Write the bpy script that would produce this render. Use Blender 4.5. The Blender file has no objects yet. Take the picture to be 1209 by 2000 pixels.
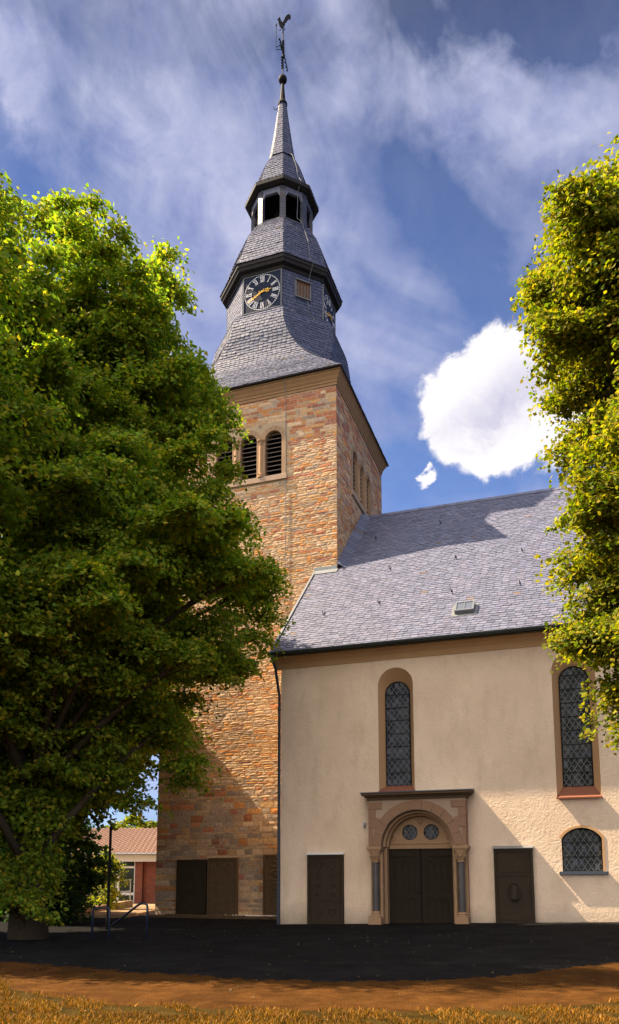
import bpy, bmesh, math, random
import numpy as np
from mathutils import Vector, Matrix
from mathutils.geometry import tessellate_polygon
PI = math.pi; R = math.radians
random.seed(7); rng = np.random.default_rng(11)
S = bpy.context.scene; COL = S.collection

# ------------------------------------------------------------------ camera
YAW = R(18.879)
cd = bpy.data.cameras.new('camera'); cam = bpy.data.objects.new('camera', cd); COL.objects.link(cam); S.camera = cam
cd.sensor_fit = 'VERTICAL'; cd.sensor_height = 36; cd.lens = 1539.05/2000*36
cd.shift_y = 491.7/2000; cd.shift_x = 0; cd.clip_start = .1; cd.clip_end = 3000
PITCH = math.atan((1716.8-1491.7)/1539.05)
cam.location = (0, 0, 1.6); cam.rotation_euler = (PI/2+PITCH, 0, YAW)
S.render.resolution_x = 619; S.render.resolution_y = 1024

# ------------------------------------------------------------------ light
SUN = Vector((-6.75, -1.11, 8.55)).normalized()
ld = bpy.data.lights.new('sun', 'SUN'); ld.energy = 5.0; ld.angle = R(.5); ld.color = (1, .80, .56)
sun = bpy.data.objects.new('sun', ld); COL.objects.link(sun); sun.rotation_euler = SUN.to_track_quat('Z', 'Y').to_euler()
S.view_settings.view_transform = 'Standard'; S.view_settings.look = 'None'
S.view_settings.exposure = 1.75; S.view_settings.gamma = 1
try:
    S.cycles.max_bounces = 8; S.cycles.transparent_max_bounces = 8
except Exception: pass

W = bpy.data.worlds.new('World'); S.world = W; W.use_nodes = True
nt = W.node_tree; N = nt.nodes; Lk = nt.links
for n in list(N): N.remove(n)
def M(op, a, b=None, c=None, clamp=False):
    n = N.new('ShaderNodeMath'); n.operation = op; n.use_clamp = clamp
    for i, v in enumerate((a, b, c)):
        if v is None: continue
        if isinstance(v, (int, float)): n.inputs[i].default_value = v
        else: Lk.new(v, n.inputs[i])
    return n.outputs[0]
def MIXC(f, a, b):
    n = N.new('ShaderNodeMix'); n.data_type = 'RGBA'
    for s, v in ((n.inputs[0], f), (n.inputs[6], a), (n.inputs[7], b)):
        if isinstance(v, (int, float)): s.default_value = v
        elif isinstance(v, tuple): s.default_value = v+(1,)
        else: Lk.new(v, s)
    return n.outputs[2]
tc = N.new('ShaderNodeTexCoord'); sp = N.new('ShaderNodeSeparateXYZ'); Lk.new(tc.outputs['Generated'], sp.inputs[0])
az = M('DEGREES', M('ARCTAN2', sp.outputs[0], sp.outputs[1])) if False else M('MULTIPLY', M('ARCTAN2', sp.outputs[0], sp.outputs[1]), 180/PI)
el = M('MULTIPLY', M('ARCSINE', sp.outputs[2]), 180/PI)
def noise(sx, sy, rot, scale, det=6, rough=.55, dist=0., off=0):
    """noise over azimuth/elevation, stretched along a direction"""
    c_, s_ = math.cos(R(rot)), math.sin(R(rot))
    azc = M('MULTIPLY', az, .75)
    u = M('ADD', M('MULTIPLY', azc, c_/sx), M('MULTIPLY', el, s_/sx))
    v = M('ADD', M('MULTIPLY', azc, -s_/sy), M('MULTIPLY', el, c_/sy))
    cb = N.new('ShaderNodeCombineXYZ'); Lk.new(u, cb.inputs[0]); Lk.new(v, cb.inputs[1]); cb.inputs[2].default_value = off
    n = N.new('ShaderNodeTexNoise'); Lk.new(cb.outputs[0], n.inputs['Vector']); n.inputs['Scale'].default_value = scale
    n.inputs['Detail'].default_value = det; n.inputs['Roughness'].default_value = rough; n.inputs['Distortion'].default_value = dist
    return n.outputs[0]
n_big = noise(1, 1, 0, .055, 5, .55, .6, 3.1)
n_str = noise(2.0, 1, -38, .12, 6, .52, 1.6, 7.7)
n_fine = noise(1, 1, 0, .35, 9, .62, .3, 1.2)
n_fin2 = noise(1, 1, 0, .30, 9, .62, .3, 9.4)
n_f3 = noise(1, 1, 0, 1.1, 8, .6, .2, 5.5)
azw = M('ADD', az, M('ADD', M('MULTIPLY', M('SUBTRACT', n_fin2, .5), 5.0), M('MULTIPLY', M('SUBTRACT', n_f3, .5), 1.5))); elw = M('ADD', el, M('ADD', M('MULTIPLY', M('SUBTRACT', n_fine, .5), 4.5), M('MULTIPLY', M('SUBTRACT', n_f3, .5), -.8)))
def blob(a0, e0, la, wa, ang, w, warp=True, pw=2):
    A = azw if warp else az; E_ = elw if warp else el
    k = math.cos(R(e0)); c_, s_ = math.cos(R(ang)), math.sin(R(ang))
    da = M('MULTIPLY', M('SUBTRACT', A, a0), k); de = M('SUBTRACT', E_, e0)
    u = M('ADD', M('MULTIPLY', da, c_/la), M('MULTIPLY', de, s_/la))
    v = M('ADD', M('MULTIPLY', da, -s_/wa), M('MULTIPLY', de, c_/wa))
    d2 = M('ADD', M('MULTIPLY', u, u), M('MULTIPLY', v, v))
    return M('MULTIPLY', M('EXPONENT', M('MULTIPLY', d2, -1.0)), w)
cov = M('ADD', M('MULTIPLY', M('SUBTRACT', n_big, .5), 1.9), M('MULTIPLY', M('SUBTRACT', n_str, .5), 1.7))
cov = M('ADD', cov, .50)
for b in ((-31.7, 46.5, 10.5, 2.6, -37, .55), (-41.5, 42.5, 3.0, 4.6, 10, -.55), (-37, 49.5, 4.0, 2.0, -20, -.45), (-41.8, 47.7, 1.6, 1.4, 17, .9), (-41.6, 45.6, 1.2, 1.4, 16, .8), (0, 50.2, 7.5, 1.7, -14, -.7),
          (-5.2, 47.3, 9.5, 2.2, -25, .55), (-17.2, 48.1, 1.2, 1.0, 30, .3), (-7.5, 41.3, 10.5, 2.2, -44, -.38), (-14.5, 38.4, 2.5, 6.8, -4, .30), (-29.1, 38.1, 4.6, 5.2, 4, .35),
          (-21.7, 50.6, 6.6, 1.5, 5, -.35), (-7, 27.5, 7, 3.4, 0, -.75), (-11.5, 34, 2.0, 5, 10, -.15)):
    cov = M('ADD', cov, blob(*b))
cov = M('SMOOTH_MIN', M('MAXIMUM', M('ADD', M('MULTIPLY', cov, .9), .10), .14), 1.0, .1)
# one compact fair-weather cloud
cum = None
for b in ((-5.0, 35.2, 1.7, 1.5, 0, 1), (-3.0, 35.0, 1.5, 1.5, 0, 1), (-6.9, 34.0, 1.7, 1.5, 0, 1), (-8.7, 32.8, 1.6, 1.5, 0, 1), (-5.5, 32.4, 3.0, 2.6, 0, 1), (-2.6, 32.7, 3.0, 2.8, 0, 1), (-8.9, 31.2, 1.4, 1.3, 0, 1),
          (-7.8, 29.9, 1.5, 1.4, 0, 1), (-5.9, 29.2, 1.7, 1.5, 0, 1), (-3.6, 29.6, 2.0, 1.7, 0, 1), (-.6, 33.4, 2.0, 2.2, 0, 1), (-.4, 30.6, 2.6, 2.4, 0, 1), (1.8, 31.8, 2.2, 2.0, 0, 1), (-10.0, 28.0, .75, .6, 30, .9)):
    t = blob(*b)
    cum = t if cum is None else M('MAXIMUM', cum, t)
cumm = N.new('ShaderNodeMapRange'); cumm.interpolation_type = 'SMOOTHSTEP'; Lk.new(cum, cumm.inputs[0]); cumm.inputs[1].default_value = .24; cumm.inputs[2].default_value = .60
sky = N.new('ShaderNodeTexSky'); sky.sky_type = 'NISHITA'; sky.sun_disc = False
sky.sun_elevation = math.asin(SUN.z); sky.sun_rotation = math.atan2(SUN.x, SUN.y); sky.air_density = 1.0; sky.dust_density = .4; sky.ozone_density = 2.0
tint = N.new('ShaderNodeMix'); tint.data_type = 'RGBA'; tint.blend_type = 'MULTIPLY'; tint.inputs[0].default_value = 1
Lk.new(sky.outputs[0], tint.inputs[6]); 
tr_ = N.new('ShaderNodeValToRGB'); Lk.new(M('DIVIDE', el, 90.0), tr_.inputs[0]); e_ = tr_.color_ramp.elements
e_[0].position = .28; e_[0].color = (.62, .80, 1.12, 1); e_[1].position = .62; e_[1].color = (.10, .13, .19, 1); x_ = e_.new(.50); x_.color = (.36, .46, .68, 1)
Lk.new(tr_.outputs[0], tint.inputs[7])
CIRC = MIXC(M('ADD', M('MULTIPLY', M('SUBTRACT', n_fin2, .5), 2.2), .5, clamp=True), (1.9, 2.15, 3.8), (4.0, 4.1, 5.3))
SKYC = MIXC(M('MULTIPLY', cov, .93), tint.outputs[2], CIRC)
# lit top, softer grey-lavender heart of the cumulus
heart = M('ADD', blob(-2.6, 32.8, 2.8, 1.5, 20, 1), blob(-6.2, 31.0, 3.0, 1.0, 15, .8))
heart = M('MULTIPLY', M('MINIMUM', heart, 1.0), M('ADD', M('MULTIPLY', n_fine, 1.6), -.15), clamp=True)
CUMC = MIXC(heart, (6.3, 6.1, 6.3), (3.5, 3.35, 4.5))
# added bright cloud mass, unseen behind the camera, that fills shaded walls and trees
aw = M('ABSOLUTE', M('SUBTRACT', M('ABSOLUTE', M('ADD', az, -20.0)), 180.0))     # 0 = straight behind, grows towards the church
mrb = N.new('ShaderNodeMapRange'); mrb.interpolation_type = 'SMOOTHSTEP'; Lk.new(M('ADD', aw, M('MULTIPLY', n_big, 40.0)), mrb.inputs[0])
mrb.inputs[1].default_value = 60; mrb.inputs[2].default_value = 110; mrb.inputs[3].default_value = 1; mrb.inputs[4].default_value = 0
fill_bank = MIXC(n_big, (10.8, 10.0, 9.7), (15.2, 14.2, 13.8))
OUT = MIXC(mrb.outputs[0], MIXC(cumm.outputs[0], SKYC, CUMC), fill_bank)
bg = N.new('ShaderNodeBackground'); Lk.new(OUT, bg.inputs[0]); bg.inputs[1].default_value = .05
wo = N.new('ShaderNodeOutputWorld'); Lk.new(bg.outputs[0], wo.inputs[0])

# ------------------------------------------------------------------ helpers
def tag(o, label=None, cat=None, group=None, kind=None):
    if label: o['label'] = label
    if cat: o['category'] = cat
    if group: o['group'] = group
    if kind: o['kind'] = kind
    return o
def thing(name, label, cat, loc=(0, 0, 0), rz=0, group=None):
    o = bpy.data.objects.new(name, None); COL.objects.link(o); o.location = loc; o.rotation_euler = (0, 0, rz)
    return tag(o, label, cat, group)
def link(name, me, mat, parent=None, smooth=False):
    o = bpy.data.objects.new(name, me); COL.objects.link(o)
    if mat:
        for m in (mat if isinstance(mat, (list, tuple)) else [mat]): me.materials.append(m)
    if parent is not None:
        o.parent = parent
        # meshes are authored in world space: undo the parent chain
        mw = Matrix.Identity(4); p = parent; ch = []
        while p is not None: ch.append(p); p = p.parent
        for q in reversed(ch): mw = mw @ q.matrix_parent_inverse @ q.matrix_basis
        o.matrix_parent_inverse = mw.inverted()
    if smooth: me.polygons.foreach_set('use_smooth', [True]*len(me.polygons))
    return o
class MB:
    def __init__(s): s.v = []; s.f = []; s.c = []; s.cur = (.5, .5, .5)
    def add(s, vs, fs, col=None):
        b = len(s.v); s.v += [tuple(v) for v in vs]; s.f += [tuple(i+b for i in f) for f in fs]; s.c += [col or s.cur]*len(fs); return s
    def box(s, a, b, col=None):
        x0, y0, z0 = a; x1, y1, z1 = b
        return s.add([(x0,y0,z0),(x1,y0,z0),(x1,y1,z0),(x0,y1,z0),(x0,y0,z1),(x1,y0,z1),(x1,y1,z1),(x0,y1,z1)],
                     [(0,3,2,1),(4,5,6,7),(0,1,5,4),(1,2,6,5),(2,3,7,6),(3,0,4,7)], col)
    def frame_box(s, o, ux, uy, uz, a, b, col=None):
        """box in a local frame"""
        o = Vector(o); P = lambda x, y, z: o+ux*x+uy*y+uz*z
        x0, y0, z0 = a; x1, y1, z1 = b
        return s.add([P(x0,y0,z0),P(x1,y0,z0),P(x1,y1,z0),P(x0,y1,z0),P(x0,y0,z1),P(x1,y0,z1),P(x1,y1,z1),P(x0,y1,z1)],
                     [(0,3,2,1),(4,5,6,7),(0,1,5,4),(1,2,6,5),(2,3,7,6),(3,0,4,7)], col)
    def tube(s, pts, rad, n=8, cap=True, col=None):
        pts = [Vector(p) for p in pts]; rs = rad if isinstance(rad, (list, tuple)) else [rad]*len(pts)
        vs = []; fs = []; prev = None
        for i, p in enumerate(pts):
            t = (pts[min(i+1, len(pts)-1)]-pts[max(i-1, 0)]).normalized()
            if prev is None: a = t.orthogonal().normalized()
            else:
                a = prev-t*prev.dot(t); a = a.normalized() if a.length > 1e-5 else t.orthogonal().normalized()
            prev = a; b = t.cross(a)
            for k in range(n):
                an = 2*PI*k/n; vs.append(p+(a*math.cos(an)+b*math.sin(an))*rs[i])
        for i in range(len(pts)-1):
            for k in range(n):
                fs.append((i*n+k, i*n+(k+1)%n, (i+1)*n+(k+1)%n, (i+1)*n+k))
        if cap: fs.append(tuple(range(n))[::-1]); fs.append(tuple((len(pts)-1)*n+k for k in range(n)))
        return s.add(vs, fs, col)
    def lathe(s, c, prof, n=16, a0=0, col=None):
        vs = []; fs = []
        for r, z in prof:
            for k in range(n): an = a0+2*PI*k/n; vs.append((c[0]+r*math.cos(an), c[1]+r*math.sin(an), z))
        for i in range(len(prof)-1):
            for k in range(n): fs.append((i*n+k, i*n+(k+1)%n, (i+1)*n+(k+1)%n, (i+1)*n+k))
        fs.append(tuple(range(n))[::-1]); fs.append(tuple((len(prof)-1)*n+k for k in range(n)))
        return s.add(vs, fs, col)
    def strip(s, A, B, col=None, close=False):
        n = len(A); vs = list(A)+list(B); fs = [(i, i+1, n+i+1, n+i) for i in range(n-1)]
        if close: fs.append((n-1, 0, n, 2*n-1))
        return s.add(vs, fs, col)
    def mesh(s, name):
        me = bpy.data.meshes.new(name); me.from_pydata(s.v, [], s.f); me.update()
        at = me.color_attributes.new('tone', 'FLOAT_COLOR', 'CORNER')
        cnt = np.array([len(f) for f in s.f]); c = np.array(s.c, dtype=np.float32)
        c = np.hstack([c, np.ones((len(c), 1), np.float32)]); at.data.foreach_set('color', np.repeat(c, cnt, axis=0).ravel())
        return me
    def build(s, name, mat, parent=None, smooth=False, bevel=0, fix=True):
        me = s.mesh(name)
        if fix and len(s.f) < 60000:
            bm = bmesh.new(); bm.from_mesh(me); bmesh.ops.recalc_face_normals(bm, faces=bm.faces); bm.to_mesh(me); bm.free()
        o = link(name, me, mat, parent, smooth)
        if bevel:
            m = o.modifiers.new('bevel', 'BEVEL'); m.width = bevel; m.segments = 2; m.limit_method = 'ANGLE'; m.angle_limit = R(40)
        return o
def arch_pts(cx, half, z0, ztop, n=18, rise=None):
    """outline (x,z) of an arched opening, counter-clockwise from bottom left"""
    r = half; rise = r if rise is None else rise; zs = ztop-rise
    p = [(cx-half, z0), (cx+half, z0)]
    for k in range(n+1):
        a = PI*k/n
        if rise == r: p.append((cx+half*math.cos(a), zs+r*math.sin(a)))
        else:
            Rr = (half*half+rise*rise)/(2*rise); am = math.asin(half/Rr); b = -am+2*am*k/n
            p.append((cx-Rr*math.sin(b), ztop-Rr+Rr*math.cos(b)))
    return p
def sheet_with_holes(mb, outer, holes, P):
    polys = [[Vector((x, z, 0)) for x, z in outer]]+[[Vector((x, z, 0)) for x, z in h] for h in holes]
    flat = [p for q in polys for p in q]; tris = tessellate_polygon(polys)
    mb.add([P(p.x, p.y) for p in flat], [tuple(t) for t in tris])

# ------------------------------------------------------------------ materials
def mat(name, rough=.8, metal=0, spec=.5):
    m = bpy.data.materials.new(name); m.use_nodes = True; t = m.node_tree; b = t.nodes['Principled BSDF']
    b.inputs['Roughness'].default_value = rough; b.inputs['Metallic'].default_value = metal
    try: b.inputs['Specular IOR Level'].default_value = spec
    except Exception: pass
    return m, t, b
def nd(t, typ, **kw):
    n = t.nodes.new(typ)
    for k, v in kw.items():
        if k in n.inputs: n.inputs[k].default_value = v
        else: setattr(n, k, v)
    return n
def tnoise(t, vec, scale, det=5, rough=.6, dist=0):
    n = t.nodes.new('ShaderNodeTexNoise'); n.inputs['Scale'].default_value = scale; n.inputs['Detail'].default_value = det
    n.inputs['Roughness'].default_value = rough; n.inputs['Distortion'].default_value = dist
    if vec is not None: t.links.new(vec, n.inputs['Vector'])
    return n.outputs[0]
def ramp(t, f, stops):
    n = t.nodes.new('ShaderNodeValToRGB'); t.links.new(f, n.inputs[0]); e = n.color_ramp.elements
    e[0].position, e[0].color = stops[0][0], stops[0][1]+(1,); e[1].position, e[1].color = stops[-1][0], stops[-1][1]+(1,)
    for p, c in stops[1:-1]: x = e.new(p); x.color = c+(1,)
    return n.outputs[0]
def mixc(t, f, a, b, mode='MIX'):
    n = t.nodes.new('ShaderNodeMix'); n.data_type = 'RGBA'; n.blend_type = mode
    for s, v in ((n.inputs[0], f), (n.inputs[6], a), (n.inputs[7], b)):
        if isinstance(v, (int, float)): s.default_value = v
        elif isinstance(v, tuple): s.default_value = v+(1,)
        else: t.links.new(v, s)
    return n.outputs[2]
def bump(t, b, h, strength, dist, prev=None):
    n = t.nodes.new('ShaderNodeBump'); n.inputs['Strength'].default_value = strength; n.inputs['Distance'].default_value = dist
    t.links.new(h, n.inputs['Height'])
    if prev is not None: t.links.new(prev, n.inputs['Normal'])
    t.links.new(n.outputs[0], b.inputs['Normal']); return n.outputs[0]
def objco(t): return t.nodes.new('ShaderNodeTexCoord').outputs['Object']
def simple(name, c1, c2, scale=4, rough=.8, metal=0, bs=.3, bd=.01, bscale=30):
    m, t, b = mat(name, rough, metal, .12 if rough > .5 and metal == 0 else .5); v = objco(t)
    t.links.new(mixc(t, tnoise(t, v, scale), c1, c2), b.inputs['Base Color']); bump(t, b, tnoise(t, v, bscale), bs, bd); return m
def toned(name, rough=.85, bs=.5, bd=.01, bscale=18, var=.35, spec=.5):
    """colour comes from each stone's / slate's own tone, plus fine grain"""
    m, t, b = mat(name, rough, 0, spec); v = objco(t)
    a = t.nodes.new('ShaderNodeAttribute'); a.attribute_name = 'tone'
    g = ramp(t, tnoise(t, v, 9, 6, .65), [(.3, (1-var,)*3), (.7, (1+var*.6,)*3)])
    t.links.new(mixc(t, 1.0, a.outputs['Color'], g, 'MULTIPLY'), b.inputs['Base Color'])
    h = tnoise(t, v, bscale, 7, .7); bump(t, b, h, bs, bd); return m
MAT = {}
MAT['rubble'] = toned('rubble', .9, .55, .018, 13, .4, .2)
MAT['slate'] = toned('slate', .5, .25, .004, 25, .2, .4)
MAT['mortar'] = simple('mortar', (.50, .38, .24), (.32, .24, .16), 3, .95, bs=.6, bd=.02, bscale=16)
MAT['sandstone'] = simple('sandstone', (.42, .27, .15), (.28, .17, .10), 3, .9, bs=.35, bd=.008, bscale=24)
MAT['cornice_stone'] = simple('cornice_stone', (.36, .215, .105), (.22, .13, .07), 2.5, .9, bs=.45, bd=.012, bscale=14)
MAT['arcade_stone'] = simple('arcade_stone', (.40, .27, .17), (.28, .18, .11), 2.2, .9, bs=.45, bd=.01, bscale=16)
MAT['pale_stone'] = simple('pale_stone', (.45, .33, .24), (.33, .235, .165), 3, .9, bs=.3, bd=.006, bscale=24)
MAT['red_stone'] = simple('red_stone', (.33, .195, .12), (.24, .14, .088), 5, .9, bs=.35, bd=.006, bscale=26)
MAT['sill_red'] = simple('sill_red', (.27, .11, .065), (.19, .075, .045), 5, .8, bs=.2)
MAT['grave'] = simple('grave', (.060, .044, .028), (.03, .023, .016), 3, .9, bs=.6, bd=.02, bscale=18)
MAT['grave_pale'] = simple('grave_pale', (.15, .098, .056), (.08, .054, .032), 4, .9, bs=.6, bd=.02, bscale=18)
MAT['oak'] = simple('oak', (.034, .024, .014), (.018, .013, .009), 6, .7, bs=.4)
MAT['louver'] = simple('louver', (.17, .13, .11), (.09, .07, .06), 9, .8, bs=.4)
MAT['dark'] = simple('dark', (.012, .012, .014), (.006, .006, .008), 2, .9)
MAT['lead'] = simple('lead', (.20, .21, .22), (.13, .14, .15), 8, .6)
MAT['zinc'] = simple('zinc', (.30, .32, .34), (.20, .22, .24), 5, .4, .6, bs=.1)
MAT['gutter'] = simple('gutter', (.050, .065, .065), (.03, .042, .045), 5, .45, .2, bs=.1)
MAT['pipe'] = simple('pipe', (.035, .048, .065), (.022, .03, .042), 5, .4, .2, bs=.1)
MAT['blue_rail'] = simple('blue_rail', (.02, .03, .06), (.012, .018, .035), 5, .4, 0, bs=.1)
MAT['white_paint'] = simple('white_paint', (.75, .75, .72), (.6, .6, .58), 5, .5, bs=.1)
MAT['iron'] = simple('iron', (.014, .014, .013), (.008, .008, .008), 5, .7, bs=.1)
MAT['gold'] = simple('gold', (.85, .50, .05), (.75, .42, .03), 5, .45, .2, bs=.05)
MAT['clock_navy'] = simple('clock_navy', (.010, .018, .045), (.007, .012, .03), 3, .6, bs=.05)
MAT['marble'] = simple('marble', (.025, .025, .03), (.12, .095, .08), 3, .4, bs=.05)
MAT['clock_white'] = simple('clock_white', (.78, .78, .80), (.66, .66, .68), 9, .6, bs=.05)
MAT['fascia_dark'] = simple('fascia_dark', (.035, .032, .032), (.02, .018, .018), 6, .6, bs=.3)
MAT['shutter'] = simple('shutter', (.20, .08, .035), (.08, .045, .03), 14, .8, bs=.4)
MAT['steel'] = simple('steel', (.45, .45, .42), (.35, .35, .33), 5, .4, .6, bs=.05)
MAT['bark'] = simple('bark', (.10, .075, .05), (.045, .035, .026), 6, .95, bs=.9, bd=.03, bscale=14)
MAT['copper_dark'] = simple('copper_dark', (.06, .08, .11), (.04, .05, .075), 4, .45, .2, bs=.1)
MAT['brick'] = None
def plaster():
    m, t, b = mat('plaster', .93, 0, .2); v = objco(t)
    mp = nd(t, 'ShaderNodeMapping'); t.links.new(v, mp.inputs[0]); mp.inputs['Scale'].default_value = (1, 1, .35)
    c = mixc(t, ramp(t, tnoise(t, v, .7, 5, .6), [(.35, (0,)*3), (.65, (1,)*3)]), (.82, .64, .47), (.74, .565, .405))
    c = mixc(t, ramp(t, tnoise(t, mp.outputs[0], 2.2, 6, .7), [(.5, (0,)*3), (.8, (.5,)*3)]), c, (.50, .37, .25))
    sx = t.nodes.new('ShaderNodeSeparateXYZ'); t.links.new(v, sx.inputs[0])
    # greyer and darker low on the wall, edge broken by noise
    a = t.nodes.new('ShaderNodeMath'); a.operation = 'ADD'; t.links.new(sx.outputs[2], a.inputs[0])
    k = t.nodes.new('ShaderNodeMath'); k.operation = 'MULTIPLY'; k.inputs[1].default_value = .9; t.links.new(tnoise(t, v, 1.6, 5, .7), k.inputs[0]); t.links.new(k.outputs[0], a.inputs[1])
    mr = t.nodes.new('ShaderNodeMapRange'); t.links.new(a.outputs[0], mr.inputs[0]); mr.inputs[1].default_value = .5; mr.inputs[2].default_value = 1.25; mr.inputs[3].default_value = .55; mr.inputs[4].default_value = 0
    c = mixc(t, mr.outputs[0], c, (.17, .15, .12))
    t.links.new(c, b.inputs['Base Color'])
    vo = t.nodes.new('ShaderNodeTexNoise'); vo.inputs['Scale'].default_value = 7; vo.inputs['Detail'].default_value = 2; vo.inputs['Distortion'].default_value = 1.6; t.links.new(v, vo.inputs['Vector'])
    p = bump(t, b, vo.outputs[0], .62, .020); bump(t, b, tnoise(t, v, 60, 4, .7), .30, .003, p); return m
MAT['plaster'] = plaster()
MAT['plaster_orange'] = simple('plaster_orange', (.58, .36, .19), (.50, .30, .15), 2, .9, bs=.2, bd=.004, bscale=50)
def brickmat():
    m, t, b = mat('brick', .9); v = objco(t)
    mp = nd(t, 'ShaderNodeMapping'); t.links.new(v, mp.inputs[0]); mp.inputs['Rotation'].default_value = (R(90), 0, 0)
    br = t.nodes.new('ShaderNodeTexBrick'); t.links.new(mp.outputs[0], br.inputs[0])
    for k, x in (('Color1', (.24, .05, .025, 1)), ('Color2', (.15, .035, .02, 1)), ('Mortar', (.12, .07, .05, 1)), ('Scale', 1.), ('Brick Width', .25), ('Row Height', .16), ('Mortar Size', .022)): br.inputs[k].default_value = x
    t.links.new(br.outputs[0], b.inputs['Base Color']); return m
MAT['brick'] = brickmat()
def glassm(name, col, rough=.12):
    m, t, b = mat(name, rough, 0, .22); v = objco(t)
    a = t.nodes.new('ShaderNodeAttribute'); a.attribute_name = 'tone'
    t.links.new(mixc(t, 1.0, a.outputs['Color'], col, 'MULTIPLY'), b.inputs['Base Color']); bump(t, b, tnoise(t, v, 9), .15, .01); return m
MAT['pane'] = glassm('pane', (1, 1, 1), .22)
MAT['door_glass'] = glassm('door_glass', (1, 1, 1), .05)
def leafm(name, tl=.35):
    m = bpy.data.materials.new(name); m.use_nodes = True; t = m.node_tree; b = t.nodes['Principled BSDF']; o = t.nodes['Material Output']
    a = t.nodes.new('ShaderNodeAttribute'); a.attribute_name = 'tone'
    t.links.new(a.outputs['Color'], b.inputs['Base Color']); b.inputs['Roughness'].default_value = .7
    b.inputs['Specular IOR Level'].default_value = .2
    tr = t.nodes.new('ShaderNodeBsdfTranslucent'); g = mixc(t, 1.0, a.outputs['Color'], (1.35, 1.5, .5), 'MULTIPLY'); t.links.new(g, tr.inputs[0])
    mx = t.nodes.new('ShaderNodeMixShader'); mx.inputs[0].default_value = tl
    t.links.new(b.outputs[0], mx.inputs[1]); t.links.new(tr.outputs[0], mx.inputs[2]); t.links.new(mx.outputs[0], o.inputs[0]); return m
MAT['leaf'] = leafm('leaf', .48); MAT['blade'] = leafm('blade', .25)
def groundm(name, stops, scale, rough, bs, bd, peb, dark=.55):
    m, t, b = mat(name, rough, 0, .04); v = objco(t)
    c = ramp(t, tnoise(t, v, scale, 7, .65, .4), stops)
    c = mixc(t, ramp(t, tnoise(t, v, scale*.45, 6, .7, 1.2), [(.38, (0,)*3), (.62, (1,)*3)]), mixc(t, 1.0, c, (dark,)*3, 'MULTIPLY'), c)
    vo = t.nodes.new('ShaderNodeTexVoronoi'); vo.inputs['Scale'].default_value = peb; t.links.new(v, vo.inputs['Vector'])
    g = ramp(t, vo.outputs['Distance'], [(.0, (1.35,)*3), (.35, (.9,)*3), (.7, (.75,)*3)])
    c = mixc(t, .8, c, g, 'MULTIPLY'); t.links.new(c, b.inputs['Base Color'])
    p = bump(t, b, vo.outputs['Distance'], bs, bd); bump(t, b, tnoise(t, v, 45, 6, .7), bs, bd*1.5, p); return m
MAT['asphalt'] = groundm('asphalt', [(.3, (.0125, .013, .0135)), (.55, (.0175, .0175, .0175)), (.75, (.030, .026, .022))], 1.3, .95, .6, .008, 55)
MAT['soil'] = groundm('soil', [(.3, (.070, .028, .006)), (.6, (.112, .048, .011)), (.8, (.17, .084, .024))], 2.2, .95, .8, .012, 38)
MAT['paving'] = groundm('paving', [(.3, (.28, .20, .12)), (.7, (.38, .27, .16))], 1.2, .9, .3, .004, 8)
MAT['turf'] = groundm('turf', [(.3, (.045, .028, .006)), (.6, (.08, .05, .010)), (.8, (.12, .075, .018))], 3, .95, .8, .02, 30)

# ------------------------------------------------------------------ ground
def sstep(a, b, x):
    t = min(1, max(0, (x-a)/(b-a))); return t*t*(3-2*t)
def gz(x, y):
    z = .024*max(0, min(x+12, 20))*sstep(15, 26, y)
    return z
def grid(name, xs, ys, m, zoff, kind='structure', f=None):
    mb = MB(); nx, ny = len(xs), len(ys)
    vs = [(x, y, (f or gz)(x, y)+zoff) for y in ys for x in xs]
    mb.add(vs, [(j*nx+i, j*nx+i+1, (j+1)*nx+i+1, (j+1)*nx+i) for j in range(ny-1) for i in range(nx-1)])
    o = mb.build(name, m, None, True, fix=False); o['kind'] = kind; return o
fx = [-1500, -600, -250, -120, -70]+[-50+2*i for i in range(51)]+[70, 120, 250, 600, 1500]
fy = [-1500, -500, -150, -60, -30]+[-12+1.5*i for i in range(60)]+[100, 140, 250, 600, 1500]
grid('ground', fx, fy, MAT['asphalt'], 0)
# bare soil strip drawn to the tree shadow's edge; darker ground colour carries the shade
def edge_sheet(name, m, zoff, far, near, x0, x1, n=90, rows=8):
    mb = MB(); vs = []
    for i in range(n+1):
        x = x0+(x1-x0)*i/n
        for j in range(rows+1):
            y = near(x)+(far(x)-near(x))*j/rows; vs.append((x, y, gz(x, y)+zoff))
    mb.add(vs, [(i*(rows+1)+j, (i+1)*(rows+1)+j, (i+1)*(rows+1)+j+1, i*(rows+1)+j+1) for i in range(n) for j in range(rows)])
    o = mb.build(name, m, None, True, fix=False); o['kind'] = 'structure'; return o
wob = lambda x, a, s: a*(math.sin(x*1.3+s)+.6*math.sin(x*3.1+2*s)+.35*math.sin(x*7.3+s*3))
SHADE_EDGE = [(-20, 15), (-8.1, 12.4), (-6.8, 12.4), (-5, 12.0), (-3.8, 12.0), (-3.2, 12.6), (-2.3, 12.9), (-1.1, 14.2), (.55, 16.5), (14, 22)]
soil_far = lambda x: float(np.interp(x, [a for a, b in SHADE_EDGE], [b for a, b in SHADE_EDGE]))+wob(x, .12, 1.)+.09*math.sin(x*17+2*math.sin(x*5))+.06*math.sin(x*31+math.sin(x*11))+.05*math.sin(x*53)
GE = [(-24, 16), (-12, 12.6), (-8.55, 10.28), (-6.9, 9.35), (-5.85, 9.0), (-4.5, 9.1), (-2.66, 9.6), (-.9, 10.2), (.4, 11.4), (3, 14), (20, 24)]
grass_far = lambda x: float(np.interp(x, [a for a, b in GE], [b for a, b in GE]))+wob(x, .07, 2.)
edge_sheet('lit_soil', MAT['soil'], .004, soil_far, lambda x: 5., -20, 14, 700, 6)
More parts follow.
